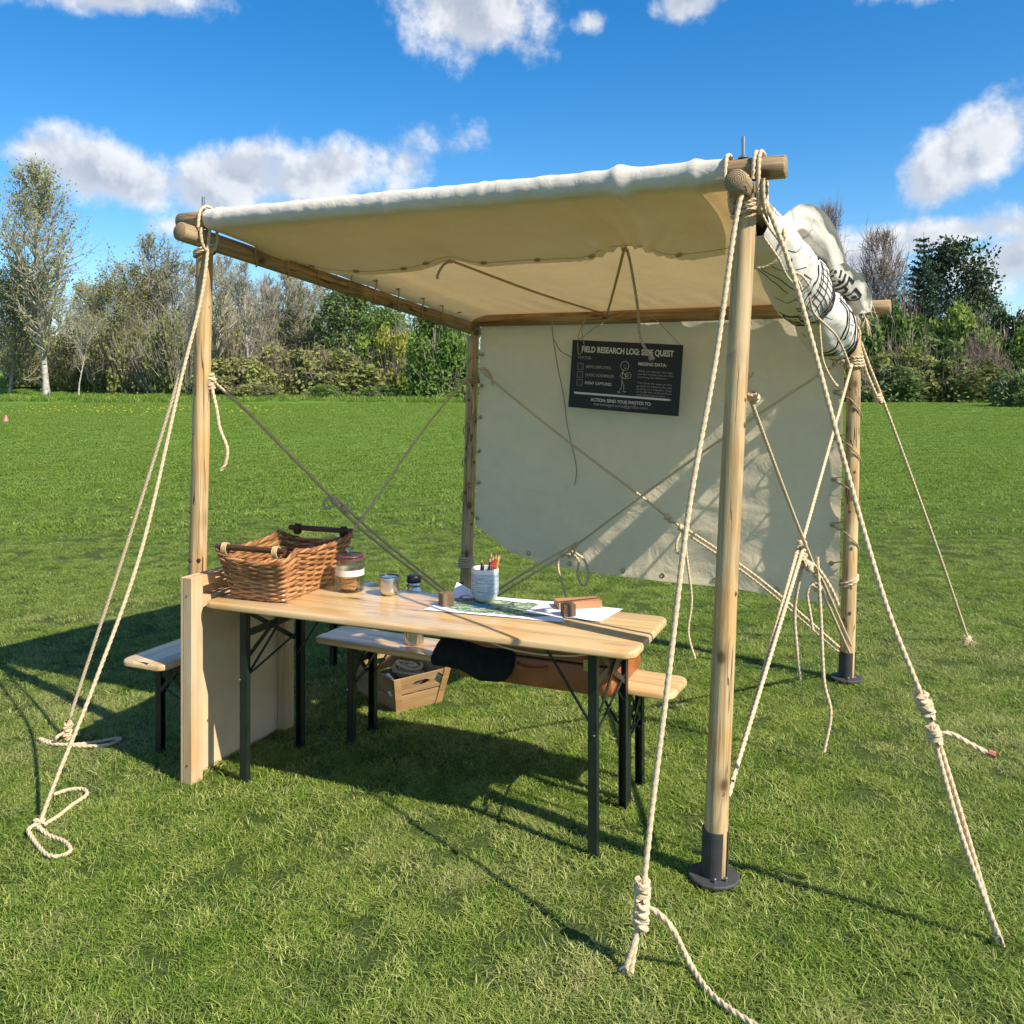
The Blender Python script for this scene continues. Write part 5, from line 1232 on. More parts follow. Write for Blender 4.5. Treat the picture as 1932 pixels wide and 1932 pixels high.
# map and sheet
def sheet(name, lab, corners, mat, cat, z, curl, n=26):
    c = [gnd(x, y, TZ) for x, y in corners]; V = []; UV = []; rg = random.Random(len(lab))
    for j in range(n + 1):
        for i in range(n + 1):
            u, v = i / n, j / n; p = c[0].lerp(c[1], u).lerp(c[3].lerp(c[2], u), v)
            e = min(u, 1 - u, v, 1 - v)
            if curl and e < .001: p += Vector((.0035 * noise.noise(Vector((u * 22, v * 22, 1))), .0035 * noise.noise(Vector((u * 22, v * 22, 7))), 0))
            p.z = TZ + z + curl * (.5 + .5 * noise.noise(Vector((u * 3, v * 3, 2)))) * max(0, 1 - e * 5) + (.05 * max(0, (v - .78) / .22) ** 1.5 * max(0, (.26 - u) / .26) if curl else 0)
            V.append(p); UV.append((u, v))
    q = n + 1; Fq = np.array([(j * q + i, j * q + i + 1, (j + 1) * q + i + 1, (j + 1) * q + i) for j in range(n) for i in range(n)])
    me = mesh_np(name, V, Fq, True); uv = me.uv_layers.new(name='UVMap'); idx = np.zeros(len(me.loops), dtype=np.int32); me.loops.foreach_get('vertex_index', idx); uv.data.foreach_set('uv', np.array(UV, dtype=np.float32)[idx].ravel())
    return tag(link(name, me, mat), lab, cat)
sheet('paper_map', 'creased white paper map with green printed land and blue lake on the table', [(799, 1152), (1064, 1176), (1052, 1138), (862, 1121)], M['map'], 'map', .0012, .006)
sheet('printed_sheet', 'white printed sheet lying half under the map and reddish block', [(984, 1157), (1133, 1175), (1176, 1151), (1036, 1136)], M['paper'], 'paper', .0045, .0)

# ------------------------------------------------------------------ suitcase, bag, crate
sa = math.atan2(-.261, .608); sdir = Vector((math.cos(sa), math.sin(sa), 0)); sperp = Vector((-sdir.y, sdir.x, 0))
s0 = gnd(865, 1277, .48); s0 = Vector((-.225, 3.765, .481)); SL, SD, SHh = .665, .43, .205
sc_c = s0 + sdir * (SL / 2) + sperp * (SD / 2)
case = empty('leather_suitcase', sc_c, sa, 'tan leather suitcase lying on the bench under the table edge', 'suitcase')
MB().box((0, 0, .060), (SL, SD, .118), None, .022).build('case_body', M['leather'], case, True)
MB().box((0, 0, .119 + .036), (SL, SD, .070), None, .022).build('case_lid', M['leather'], case, True)
for z in (.1185,):
    MB().box((0, 0, z), (SL + .003, SD + .003, .006), None, .002).build('seam_strip', M['darkwood'], case)
for x in (.235,):
    MB().box((x, -SD / 2 - .003, .120), (.035, .006, .045), None, .002).build('latch', M['brass'], case)
MB().tube(smooth_path([(-.06, -SD / 2 - .002, .095), (-.055, -SD / 2 - .022, .090), (0, -SD / 2 - .026, .085), (.055, -SD / 2 - .022, .090), (.06, -SD / 2 - .002, .095)], .01), .007, 8).build('carry_handle', M['leather'], case, True)
for sx_ in (-1, 1):
    for sy_ in (-1, 1):
        MB().box((sx_ * (SL / 2 - .030), sy_ * (SD / 2 - .030), .040), (.066, .066, .070), None, .024).build('corner_patch', M['leather'], case, True)
MB().tube(smooth_path([(-.20, -SD / 2 - .004, .168), (-.10, -SD / 2 - .010, .150), (.03, -SD / 2 - .008, .142), (.16, -SD / 2 - .004, .150), (.24, -SD / 2 - .002, .165)], .01), .0035, 6).build('piping', M['label'], case, True)
# black cloth bag over the bench and the case's left end
def bag():
    bm = bmesh.new(); bmesh.ops.create_cube(bm, size=1)
    for v in bm.verts: v.co = Vector((v.co.x * .38, v.co.y * .24, v.co.z * .128))
    bmesh.ops.bevel(bm, geom=bm.edges[:], offset=.05, segments=3, profile=.5, affect='EDGES')
    bmesh.ops.subdivide_edges(bm, edges=bm.edges[:], cuts=2, use_grid_fill=True)
    for v in bm.verts:
        c = v.co; k = noise.noise(c * 9) * .022 + noise.noise(c * 22) * .007
        v.co = c + c.normalized() * k
        if c.y < -.02: v.co.z -= .055 * min(1, (-c.y - .02) / .08) * (.7 + .3 * math.sin(c.x * 14))      # front hangs over the bench edge
        v.co.x += .02 * math.sin(c.z * 14)
    me = bpy.data.meshes.new('bag_body'); bm.to_mesh(me); bm.free(); me.polygons.foreach_set('use_smooth', np.ones(len(me.polygons), dtype=bool))
    p = Vector((-.115, 3.80, .600)); e = empty('black_bag', p, B_ANG, 'soft black cloth bag slumped over the bench edge left of the suitcase', 'bag')
    link('bag_body', me, M['glove'], e)
    MB().box((-.150, -.120, -.118), (.026, .012, .036), Matrix.Rotation(R(25), 4, 'Y'), .003).build('buckle', M['bolt'], e, True)
bag()
# slatted crate
c_fl, c_fr = Vector((-.592, 4.657, 0)), Vector((-.385, 4.823, 0)); cx_ = (c_fr - c_fl); CW = cx_.length; cx_.normalize(); cy_ = Vector((-cx_.y, cx_.x, 0)); CD = .40; CHt = .185
ca = math.atan2(cx_.y, cx_.x)
crate = empty('wooden_crate', c_fl + cx_ * (CW / 2) + cy_ * (CD / 2), ca, 'flared slatted wooden crate with cut-out handles on the grass under the bench', 'crate')
FLR = .035
def fl_pt(x, y, z): return Vector((x * (1 + 2 * FLR / CW * z / CHt), y * (1 + 2 * FLR / CD * z / CHt), z))
def slat(a, b_, c, d, th, inward, name='slat', mat='crate', hole=None):
    """a flat board between four corners, given thickness"""
    q = [Vector(p) for p in (a, b_, c, d)]; o = Vector(inward) * th; ex_ = (q[1] - q[0]).normalized(); n_ = ex_.cross(q[3] - q[0]).normalized(); ey_ = n_.cross(ex_)
    Mw = Matrix((ex_, ey_, n_)).transposed().to_4x4(); Mw.translation = (q[0] + q[1] + q[2] + q[3]) / 4
    if n_.dot(Vector(inward)) < 0: th = -th
    loc = [Mw.inverted() @ p for p in q]
    if hole is None:
        V = loc + [p + Vector((0, 0, th)) for p in loc]; Fs = [(3, 2, 1, 0), (4, 5, 6, 7)] + [(i, (i + 1) % 4, 4 + (i + 1) % 4, 4 + i) for i in range(4)]
    else:
        n = 20; ring = [Vector((hole[0] * math.copysign(abs(math.cos(2 * math.pi * k / n)) ** .7, math.cos(2 * math.pi * k / n)), hole[1] * math.sin(2 * math.pi * k / n) + .0, 0)) for k in range(n)]
        outer = []
        for k in range(n):
            dx, dy = math.cos(2 * math.pi * k / n), math.sin(2 * math.pi * k / n)
            X0, X1 = min(p.x for p in loc), max(p.x for p in loc); Y0, Y1 = min(p.y for p in loc), max(p.y for p in loc)
            s_ = min((X1 / dx if dx > 1e-6 else (X0 / dx if dx < -1e-6 else 9)), (Y1 / dy if dy > 1e-6 else (Y0 / dy if dy < -1e-6 else 9))); outer.append(Vector((dx * s_, dy * s_, 0)))
        V = outer + ring + [p + Vector((0, 0, th)) for p in outer] + [p + Vector((0, 0, th)) for p in ring]; Fs = []
        for k in range(n):
            k2 = (k + 1) % n; Fs += [(k, k2, n + k2, n + k), (2 * n + k2, 2 * n + k, 3 * n + k, 3 * n + k2), (k2, k, 2 * n + k, 2 * n + k2), (n + k, n + k2, 3 * n + k2, 3 * n + k)]
    link(name, mesh_np(name, V, Fs), M[mat], crate, Mw)
hw, hd_ = CW / 2, CD / 2
for (z0, z1) in ((.004, .088), (.098, CHt)):
    for s_ in (-1, 1):
        slat(fl_pt(-hw, s_ * hd_, z0), fl_pt(hw, s_ * hd_, z0), fl_pt(hw, s_ * hd_, z1), fl_pt(-hw, s_ * hd_, z1), .009, (0, -s_, 0), hole=(.052, .015) if z0 > .05 else None)
        slat(fl_pt(s_ * hw, -hd_, z0), fl_pt(s_ * hw, hd_, z0), fl_pt(s_ * hw, hd_, z1), fl_pt(s_ * hw, -hd_, z1), .009, (-s_, 0, 0))
for sx_ in (-1, 1):
    for sy_ in (-1, 1):
        a, b_ = fl_pt(sx_ * (hw + .006), sy_ * (hd_ + .008), 0), fl_pt(sx_ * (hw + .006), sy_ * (hd_ + .008), CHt + .004)
        slat(a, a - Vector((sx_ * .038, 0, 0)), b_ - Vector((sx_ * .040, 0, 0)), b_, .010, (0, -sy_, 0), 'corner_post')
MB().box((0, 0, .008), (CW - .015, CD - .015, .008)).build('bottom_board', M['crate'], crate)
def in_crate(x, y, z): return crate.location + cx_ * x + cy_ * y + Vector((0, 0, z))
coil = []
for k in range(150):
    a = k * .42; rr = .055 + .022 * math.sin(k * .09); coil.append(in_crate(.075 + rr * math.cos(a), .02 + rr * 1.25 * math.sin(a), .075 + k * .0006 + .012 * math.sin(a * 1.3)))
tag(link('rope_coil', rope_mesh('rope_coil', [coil], .0085), M['rope']), 'coil of pale rope heaped in the slatted crate', 'rope')
nb = empty('rolled_newspaper', in_crate(-.09, -.06, .10), ca + R(75), 'rolled grey printed papers sticking up in the slatted crate', 'paper')
for k in range(3):
    MB().tube([(-.13, k * .026 - .026, .0), (.13, k * .026 - .026, .012)], .0125, 12).build('paper_roll', M['paper'] if k != 1 else M['label'], nb, True)
tag(MB().box((0, 0, 0), (.13, .24, .075), None, .008).build('black_case', M['black'], None, True, Matrix.Translation(in_crate(-.015, .05, .055)) @ Matrix.Rotation(ca, 4, 'Z')), 'black box lying in the bottom of the slatted crate', 'box')

# ------------------------------------------------------------------ far things
cone = empty('marker_cone', gnd(11, 796), 0, 'small pink marker cone far off on the field at the left', 'cone')
mpk = m_simple('pink_plastic', (.62, .16, .17), .5)
MB().lathe([(.11, .02), (.03, .25), (.02, .26)], 20).build('cone_body', mpk, cone, True)
MB().box((0, 0, .012), (.26, .26, .024), None, .005).build('cone_foot', mpk, cone)

# ------------------------------------------------------------------ trees and shrubs
def m_leaf(name, a, b_, trans=.3, dry=None):
    m, nt, out = new_mat(name); b = NB(nt); v = b.coord('World'); n = b.noise(v, .9, 3); n2 = b.noise(v, 5, 2); oi = b.n('ShaderNodeObjectInfo')
    f = b.math('ADD', b.math('MULTIPLY', n, .6), b.math('ADD', b.math('MULTIPLY', n2, .4), b.math('MULTIPLY', b.math('SUBTRACT', oi.outputs['Random'], .5), .25)))
    c = b.mix(b.step(f, .36, .66), a, b_)
    if dry: c = b.mix(b.math('MULTIPLY', b.step(n2, .52, .62), .6), c, dry)
    d = b.n('ShaderNodeBsdfDiffuse'); b.l(c, d.inputs[0]); t = b.n('ShaderNodeBsdfTranslucent'); b.l(c, t.inputs[0])
    mx = b.n('ShaderNodeMixShader'); mx.inputs[0].default_value = trans; b.l(d.outputs[0], mx.inputs[1]); b.l(t.outputs[0], mx.inputs[2]); b.l(mx.outputs[0], out.inputs[0]); return m
M['bark_pale'] = m_simple('pale_birch_bark', (.42, .385, .32), .85, 0, .45, 3.0, .01, kind='World')
M['bark_grey'] = m_simple('grey_brown_bark', (.30, .26, .21), .9, 0, .35, 3.0, .01, kind='World')
M['bark_dark'] = m_simple('dark_bark', (.14, .12, .10), .9, 0, .35, 3.0, .01, kind='World')
M['bark_lichen'] = m_simple('yellow_lichen_bark', (.48, .43, .22), .9, 0, .45, 1.2, .01, kind='World')
M['twig'] = m_simple('grey_twig', (.32, .285, .215), .9, 0, .3, 1.0, kind='World')
M['twig_brown'] = m_simple('brown_twig', (.22, .165, .135), .9, 0, .3, 1.0, kind='World')
M['leaf_olive'] = m_leaf('olive_young_leaf', (0.160, 0.198, 0.061), (0.352, 0.363, 0.121))
M['leaf_spring'] = m_leaf('spring_green_leaf', (0.120, 0.198, 0.048), (0.294, 0.384, 0.096))
M['leaf_bright'] = m_leaf('bright_green_leaf', (.13, .215, .050), (.31, .42, .095))
M['leaf_mid'] = m_leaf('mid_green_leaf', (0.119, 0.175, 0.063), (0.259, 0.315, 0.119))
M['leaf_dark'] = m_leaf('dark_evergreen_leaf', (0.052, 0.085, 0.047), (0.124, 0.169, 0.081), .1)
M['leaf_bramble'] = m_leaf('bramble_leaf', (0.172, 0.213, 0.069), (0.391, 0.391, 0.144), .25, (.13, .10, .055))
M['leaf_needle'] = m_leaf('blue_green_needle', (.045, .072, .050), (.11, .15, .095), .1)
M['leaf_yellow'] = m_leaf('yellow_green_leaf', (0.184, 0.228, 0.045), (0.411, 0.411, 0.088))
def tubes_np(polys, n):
    """many tapering branches at once: polys = list of (pts (k,3), radii (k,)); all in one mesh"""
    VV = []; FF = []; o = 0; th = np.arange(n) * 2 * np.pi / n; ct, st = np.cos(th), np.sin(th)
    for P_, r_ in polys:
        P_ = np.asarray(P_); k = len(P_); T = np.gradient(P_, axis=0); T /= np.linalg.norm(T, axis=1)[:, None] + 1e-9
        ref = np.array([0, 0, 1.0]) if abs(T[0][2]) < .9 else np.array([1.0, 0, 0])
        a = np.cross(T, ref); a /= np.linalg.norm(a, axis=1)[:, None] + 1e-9; b_ = np.cross(T, a)
        V = P_[:, None, :] + (a[:, None, :] * ct[None, :, None] + b_[:, None, :] * st[None, :, None]) * np.asarray(r_)[:, None, None]
        VV.append(V.reshape(-1, 3)); i = np.arange(k - 1)[:, None] * n; j = np.arange(n)[None, :]; j2 = (j + 1) % n
        FF.append(np.stack([i + j, i + j2, i + n + j2, i + n + j], -1).reshape(-1, 4) + o); o += k * n
    return np.concatenate(VV), np.concatenate(FF)
def leaf_quads(C, size, rg, flat=0.0, aspect=.62):
    n = len(C); d = rg.normal(size=(n, 3)); d[:, 2] *= (1 - flat); d /= np.linalg.norm(d, axis=1)[:, None]
    e = rg.normal(size=(n, 3)); e -= d * (e * d).sum(1)[:, None]; e /= np.linalg.norm(e, axis=1)[:, None] + 1e-9
    s_ = size * rg.uniform(.55, 1.35, n); a = d * (s_ * .5)[:, None]; b_ = e * (s_ * .5 * aspect)[:, None]
    V = np.stack([C - a, C - a * .1 + b_, C + a, C - a * .1 - b_], 1).reshape(-1, 3)
    return V, np.arange(4 * n).reshape(n, 4)
def grow(rg, H_, r0, spread, asc, first, n1, n2, n3, stems=1, wig=.12, crown=None, lean=(0, 0)):
    """skeleton: trunk(s), limbs, branches, twigs. Returns big polys, twig polys, tip points"""
    big = []; small = []; tips = []
    def poly(p, d, L_, r, k, wob, upb, rend):
        pts = [p]; dd = d / np.linalg.norm(d); st = L_ / k
        for i in range(k):
            dd = dd + rg.normal(size=3) * wob + np.array([0, 0, upb]); dd /= np.linalg.norm(dd); pts.append(pts[-1] + dd * st)
        return np.array(pts), np.linspace(r, rend, k + 1)
    for s_ in range(stems):
        a = rg.random() * 6.28; base = np.array([0, 0, -.1]) + (np.array([math.cos(a), math.sin(a), 0]) * r0 * 1.2 if stems > 1 else 0)
        d = np.array([lean[0] + (math.cos(a) * .16 if stems > 1 else rg.normal() * .02), lean[1] + (math.sin(a) * .16 if stems > 1 else rg.normal() * .02), 1.0])
        T, rt = poly(base, d, H_ * rg.uniform(.9, 1.0) * (1 if s_ == 0 else .86), r0 * (1 if s_ == 0 else .8), 14, wig * .28, .02, r0 * .05)
        rt[0] *= 1.3; big.append((T, rt)); tot = len(T) - 1
        for i in range(n1):
            f = first + (1 - first) * ((i + rg.random()) / n1) ** .9; f = min(.985, f); q = f * tot; j = int(q); p = T[j] + (T[min(tot, j + 1)] - T[j]) * (q - j)
            az = rg.random() * 6.283; w = crown(f) if crown else (math.sin(math.pi * min(1, (f - first) / (1 - first) * .86 + .14)) ** .7)
            L1 = spread * H_ * (w * rg.uniform(.75, 1.15) + .04); rr = max(.012, rt[j] * .55 * min(1, .35 + L1 / (spread * H_)))
            d1 = np.array([math.cos(az), math.sin(az), asc + rg.normal() * .15]); P1_, r1_ = poly(p, d1, L1, rr, 7, wig, asc * .12, .012); big.append((P1_, r1_))
            for k in range(n2):
                f2 = .22 + .78 * (k + rg.random()) / n2; j2 = min(6, int(f2 * 7)); p2 = P1_[j2]; dd = P1_[min(7, j2 + 1)] - P1_[j2]; dd = dd / np.linalg.norm(dd) + rg.normal(size=3) * .55 + np.array([0, 0, asc * .25])
                L2 = L1 * rg.uniform(.28, .5) * (1.15 - .5 * f2) + .25; P2_, r2_ = poly(p2, dd, L2, max(.008, r1_[j2] * .5), 4, wig * 1.2, asc * .1, .007); small.append((P2_, r2_)); tips.append(P2_[-1])
                for m_ in range(n3):
                    j3 = 1 + int(rg.random() * 3.999); d3 = P2_[j3] - P2_[j3 - 1]; d3 = d3 / np.linalg.norm(d3) + rg.normal(size=3) * .6 + np.array([0, 0, .15 * asc]); L3 = L2 * rg.uniform(.3, .6) + .15
                    P3_, r3_ = poly(P2_[j3], d3, L3, .0075, 2, wig, .02, .004); small.append((P3_, r3_)); tips.append(P3_[-1]); tips.append(P3_[1])
    return big, small, np.array(tips)
TREE = {}
def tree_meshes(key, seed, bark, twigm, leafm, leafsize, leafper, twigscale=1.0, jitter=.22, **kw):
    rg = np.random.default_rng(seed); big, small, tips = grow(rg, **kw)
    V, Fq = tubes_np(big, 6); trunk = mesh_np('trunk', V, Fq, True, [M[bark]])
    small = [(p, r_ * twigscale) for p, r_ in small]
    V2, F2 = tubes_np(small, 3); mats = [M[twigm]]; mi = np.zeros(len(F2), dtype=np.int32)
    if leafper > 0:
        C = np.repeat(tips, max(1, int(math.ceil(leafper))), axis=0)
        if leafper < 1: C = C[rg.random(len(C)) < leafper]
        C = C + rg.normal(size=C.shape) * jitter; V3, F3 = leaf_quads(C, leafsize, rg)
        F2 = np.concatenate([F2, F3 + len(V2)]); V2 = np.concatenate([V2, V3]); mats.append(M[leafm]); mi = np.concatenate([mi, np.ones(len(F3), dtype=np.int32)])
    TREE[key] = (trunk, mesh_np('crown', V2, F2, False, mats, mi))
def place_tree(key, name, px, d, H_rel, label, group=None, cat='tree', rz=0.0, sxy=1.0, base_y=None):
    X = (px - 966) / FPX * d; e = empty(name, (X, d, ground_z(X, d)), rz, label, cat, group); e.scale = (H_rel * sxy, H_rel * sxy, H_rel)
    link('trunk', TREE[key][0], None, e); link('crown', TREE[key][1], None, e); return e
def Hpx(topy, d, px=966):                      # height of a tree at distance d whose top shows at topy
    X = (px - 966) / FPX * d; return EYE + (HOR - topy) / FPX * d - ground_z(X, d)
tree_meshes('big', 3, 'bark_pale', 'twig', 'leaf_olive', .25, .8, 2.6, .26, H_=20.5, r0=.30, spread=.27, asc=1.05, first=.17, n1=54, n2=9, n3=5, wig=.10, crown=lambda f: (1.0 if f < .6 else 1.0 - (f - .6) * 1.7) * (.75 + .25 * min(1, (f - .15) * 4)))
tree_meshes('hazel', 5, 'bark_grey', 'twig', 'leaf_yellow', .21, .8, 2.0, .25, H_=11, r0=.14, spread=.42, asc=.8, first=.12, n1=24, n2=8, n3=5, stems=3, wig=.14)
tree_meshes('bare1', 11, 'bark_pale', 'twig', None, .2, 0, 2.6, H_=13.5, r0=0.188, spread=.24, asc=1.15, first=.22, n1=26, n2=8, n3=5, stems=2, wig=.10)
tree_meshes('bare2', 12, 'bark_lichen', 'twig', None, .2, 0, 2.6, H_=14, r0=0.213, spread=.27, asc=1.0, first=.16, n1=28, n2=8, n3=5, stems=1, wig=.12)
tree_meshes('bare3', 13, 'bark_grey', 'twig', 'leaf_olive', .2, .35, 2.4, H_=12.5, r0=0.188, spread=.30, asc=.85, first=.14, n1=28, n2=9, n3=5, stems=2, wig=.14)
tree_meshes('birch', 14, 'bark_pale', 'twig', 'leaf_yellow', .2, .25, 2.0, H_=8, r0=.09, spread=.30, asc=.9, first=.3, n1=18, n2=7, n3=4, stems=1, wig=.14)
tree_meshes('barebrown', 15, 'bark_dark', 'twig_brown', None, .2, 0, 2.4, H_=11.5, r0=.15, spread=.34, asc=.9, first=.2, n1=30, n2=9, n3=6, stems=2, wig=.13)
tree_meshes('leafy', 16, 'bark_grey', 'twig', 'leaf_mid', .34, 3.2, 1.5, .4, H_=10, r0=.15, spread=.30, asc=.5, first=.06, n1=40, n2=8, n3=3, wig=.12)
tree_meshes('thorn', 17, 'bark_grey', 'twig', 'leaf_spring', .28, 2.4, 1.6, .3, H_=8, r0=.12, spread=.40, asc=.7, first=.08, n1=30, n2=8, n3=4, stems=2, wig=.14)
def conifer(key, seed, H_, base_r, leafm, dens=1.0, droop=-.15, whorl=26, top_open=False, bark='bark_dark'):
    rg = np.random.default_rng(seed); big = [(np.array([[0, 0, -.1], [0, 0, H_ * .5], [.05, 0, H_]]), np.array([.17, .10, .015]))]; small = []; C = []
    for i in range(whorl):
        f = .08 + .90 * i / whorl; L1 = base_r * (1 - f) ** .75 * rg.uniform(.8, 1.15) + .25; nb_ = 7 if f < .8 else 5; a0 = rg.random() * 6.28
        for k in range(nb_):
            az = a0 + 6.283 * k / nb_ + rg.normal() * .2; L2 = L1 * rg.uniform(.6, 1.2); n = 6; t = np.linspace(0, 1, n)
            P_ = np.stack([np.cos(az) * L2 * t, np.sin(az) * L2 * t, f * H_ + L2 * (droop * t + (.32 if top_open else .22) * t * t)], 1) + rg.normal(size=(n, 3)) * .04 * t[:, None]
            big.append((P_, np.linspace(.035, .008, n))); m_ = int(26 * L2 * dens) + 6; tt = rg.uniform(.12, 1.0, m_); c = np.stack([np.interp(tt, t, P_[:, q]) for q in range(3)], 1)
            C.append(c + rg.normal(size=c.shape) * np.array([.16, .16, .10]) * (.4 + .3 * L2))
    C = np.concatenate(C); V, Fq = tubes_np(big, 5); tr = mesh_np('trunk', V, Fq, True, [M[bark]]); V3, F3 = leaf_quads(C, .30, rg, .3, .34); TREE[key] = (tr, mesh_np('crown', V3, F3, False, [M[leafm]]))
conifer('spruce', 21, 13, 2.6, 'leaf_needle', 1.7, -.05, 26, True)
tree_meshes('pine', 22, 'bark_dark', 'twig_brown', 'leaf_dark', .34, 2.8, 1.8, .34, H_=12, r0=.17, spread=.26, asc=.35, first=.05, n1=44, n2=8, n3=3, wig=.12)
def shrub_mesh(key, seed, rx, ry, rz, n, leafm, size, lumps=16, twigm='twig', twigs=140, grassy=0.0, hollow=.55):
    """bush: stems fanning out of the ground, leaves in uneven clumps through the volume"""
    rg = np.random.default_rng(seed); polys = []; L = []
    for i in range(lumps):
        a = rg.random() * 6.283; r = math.sqrt(rg.random()) * .82; z = rg.uniform(.12, .86); k = math.sqrt(max(.12, 1 - (max(0, z - .35) / .65) ** 2)); L.append((math.cos(a) * r * rx * k, math.sin(a) * r * ry * k, z * rz * rg.uniform(.8, 1.08), rg.uniform(.18, .36)))
    C = []
    for (x, y, z, s_) in L:
        m_ = int(n / lumps * (s_ / .27) ** 2); d = rg.normal(size=(m_, 3)); d /= np.linalg.norm(d, axis=1)[:, None]; q = rg.uniform(hollow, 1.1, m_)[:, None]
        C.append(np.array([x, y, z]) + d * q * np.array([rx, ry, rz * .85]) * s_)
    m_ = n // 5; a = rg.random(m_) * 6.283; r = np.sqrt(rg.random(m_)); C.append(np.stack([np.cos(a) * r * rx, np.sin(a) * r * ry, rg.random(m_) ** 1.6 * rz * .55], 1))
    C = np.concatenate(C); C[:, 2] = np.abs(C[:, 2]) + .03
    for i in range(twigs):
        a = rg.random() * 6.283; r = math.sqrt(rg.random()); tip = np.array([math.cos(a) * r * rx * 1.02, math.sin(a) * r * ry * 1.02, rz * (1.08 - .55 * r * r) * rg.uniform(.55, 1.12)]); b0 = np.array([math.cos(a) * r * rx * .45, math.sin(a) * r * ry * .45, 0]); mid = (b0 + tip) / 2 + rg.normal(size=3) * .15 * rx * .4
        polys.append((np.array([b0, mid, tip]), np.array([.030, .018, .006])))
        for q in range(2):
            p = mid + (tip - mid) * rg.random(); polys.append((np.array([p, p + (rg.normal(size=3) * .28 + np.array([0, 0, .25])) * rz * .28]), np.array([.012, .005])))
    V, Fq = tubes_np(polys, 3); st = mesh_np('stems', V, Fq, True, [M[twigm]]); V3, F3 = leaf_quads(C, size, rg); TREE[key] = (st, mesh_np('foliage', V3, F3, False, [M[leafm]]))
def place_shrub(key, name, px, d, topy, width_px, label, group=None, rz=0.0, cat='bush', native=(2, 2, 3)):
    X = (px - 966) / FPX * d; z0 = ground_z(X, d); e = empty(name, (X, d, z0), rz, label, cat, group); h = Hpx(topy, d, px); w = width_px / FPX * d / 2 * 1.4
    e.scale = (w / native[0], w / native[1] * .85, h / native[2]); link('stems', TREE[key][0], None, e); link('foliage', TREE[key][1], None, e); return e
shrub_mesh('bramble', 31, 2, 2, 3, 6500, 'leaf_bramble', .24, 20, 'twig_brown', 220)
shrub_mesh('bramble2', 32, 2, 2, 3, 6500, 'leaf_olive', .24, 18, 'twig_brown', 220)
shrub_mesh('green', 33, 2, 2, 3, 7000, 'leaf_mid', .27, 18, 'twig', 160)
shrub_mesh('bright', 34, 2, 2, 3, 9500, 'leaf_bright', .20, 18, 'twig', 120)
shrub_mesh('spring', 35, 2, 2, 3, 6000, 'leaf_spring', .24, 18, 'twig', 200)
shrub_mesh('yellow', 36, 2, 2, 3, 4200, 'leaf_yellow', .24, 16, 'twig', 240)
shrub_mesh('thicket', 37, 2, 2, 3, 2600, 'leaf_olive', .19, 20, 'twig', 420)
shrub_mesh('brownbush', 38, 2, 2, 3, 500, 'leaf_dark', .20, 14, 'twig_brown', 700)
shrub_mesh('darkbush', 39, 2, 2, 3, 7000, 'leaf_dark', .26, 18, 'twig_brown', 120)

# left
place_tree('big', 'poplar_tree', 88, 84, Hpx(330, 84, 88) / 20.5, 'tallest tree at the left with pale trunk and thin young leaves', sxy=1.05)
place_tree('hazel', 'leafy_tree', 14, 87, Hpx(505, 87, 14) / 11, 'multi-stemmed yellowish tree at the left edge of the field', rz=1.0)
place_tree('birch', 'birch_tree', 149, 79, Hpx(600, 79, 149) / 8, 'small birch with thin white stem right of the tallest tree')
place_tree('hazel', 'leafy_tree', 205, 90, Hpx(508, 90, 205) / 11, 'yellow-green budding tree right of the tallest tree', rz=2.2)
conifer_lab = 'dark conifer spire far behind the bare trees at the left'
conifer('farfir', 23, 10, 1.6, 'leaf_needle', .8, -.2, 22)
for px, ty in ((234, 516), (258, 528)):
    place_tree('farfir', 'fir_tree', px, 118, Hpx(ty, 118, px) / 10, 'left one of two dark conifer spires far behind the bare wood' if px < 250 else 'right one of two dark conifer spires far behind the bare wood', 'far conifer spires', rz=px)
ORD = ['first', 'second', 'third', 'fourth', 'fifth', 'sixth', 'seventh', 'eighth', 'ninth', 'tenth', 'eleventh', 'twelfth', 'thirteenth', 'fourteenth', 'fifteenth', 'sixteenth']
BT = sorted([262, 300, 330, 362, 404, 432, 474, 505, 540, 572, 604, 745, 860, 182, 120, 40])
for k, (px, d, ty, key, sx_) in enumerate(((262, 100, 520, 'bare3', 1.1), (300, 98, 522, 'bare1', 1), (330, 92, 455, 'bare3', 1.05), (362, 104, 500, 'bare1', 1), (404, 86, 470, 'bare2', 1.0), (432, 100, 505, 'bare3', 1), (474, 84, 492, 'bare1', .9), (505, 97, 515, 'bare2', 1), (540, 95, 505, 'bare1', 1.0), (572, 92, 512, 'bare3', .95), (604, 100, 530, 'bare1', 1), (745, 96, 590, 'bare1', .9), (860, 92, 600, 'bare2', .8), (182, 104, 540, 'bare3', 1), (120, 100, 560, 'bare1', 1.1), (40, 102, 560, 'bare3', 1.1))):
    place_tree(key, 'bare_tree', px, d, Hpx(ty, d, px) / {'bare1': 13.5, 'bare2': 14, 'bare3': 12.5}[key], '%s leafless tree from the left in the wood across the field' % ORD[BT.index(px)], 'leafless trees of the wood', rz=k * 1.7, sxy=sx_)
place_tree('leafy', 'leafy_tree', 640, 90, Hpx(545, 90, 640) / 10, 'dense dark green tree rising behind the brambles under the side beam', sxy=1.0)
place_tree('thorn', 'leafy_tree', 716, 86, Hpx(585, 86, 716) / 8, 'yellowish green hawthorn between the dark green tree and the back left post', sxy=.9)
place_tree('thorn', 'leafy_tree', 806, 98, Hpx(575, 98, 806) / 8, 'tall pale green tree behind the brightest green bush', rz=.8, sxy=.9)
place_tree('leafy', 'leafy_tree', 872, 100, Hpx(590, 100, 872) / 10, 'green tree half hidden behind the back left post', rz=2.1, sxy=.9)
TK = sorted([215, 262, 310, 352, 398, 440, 500, 555, 150, 60])
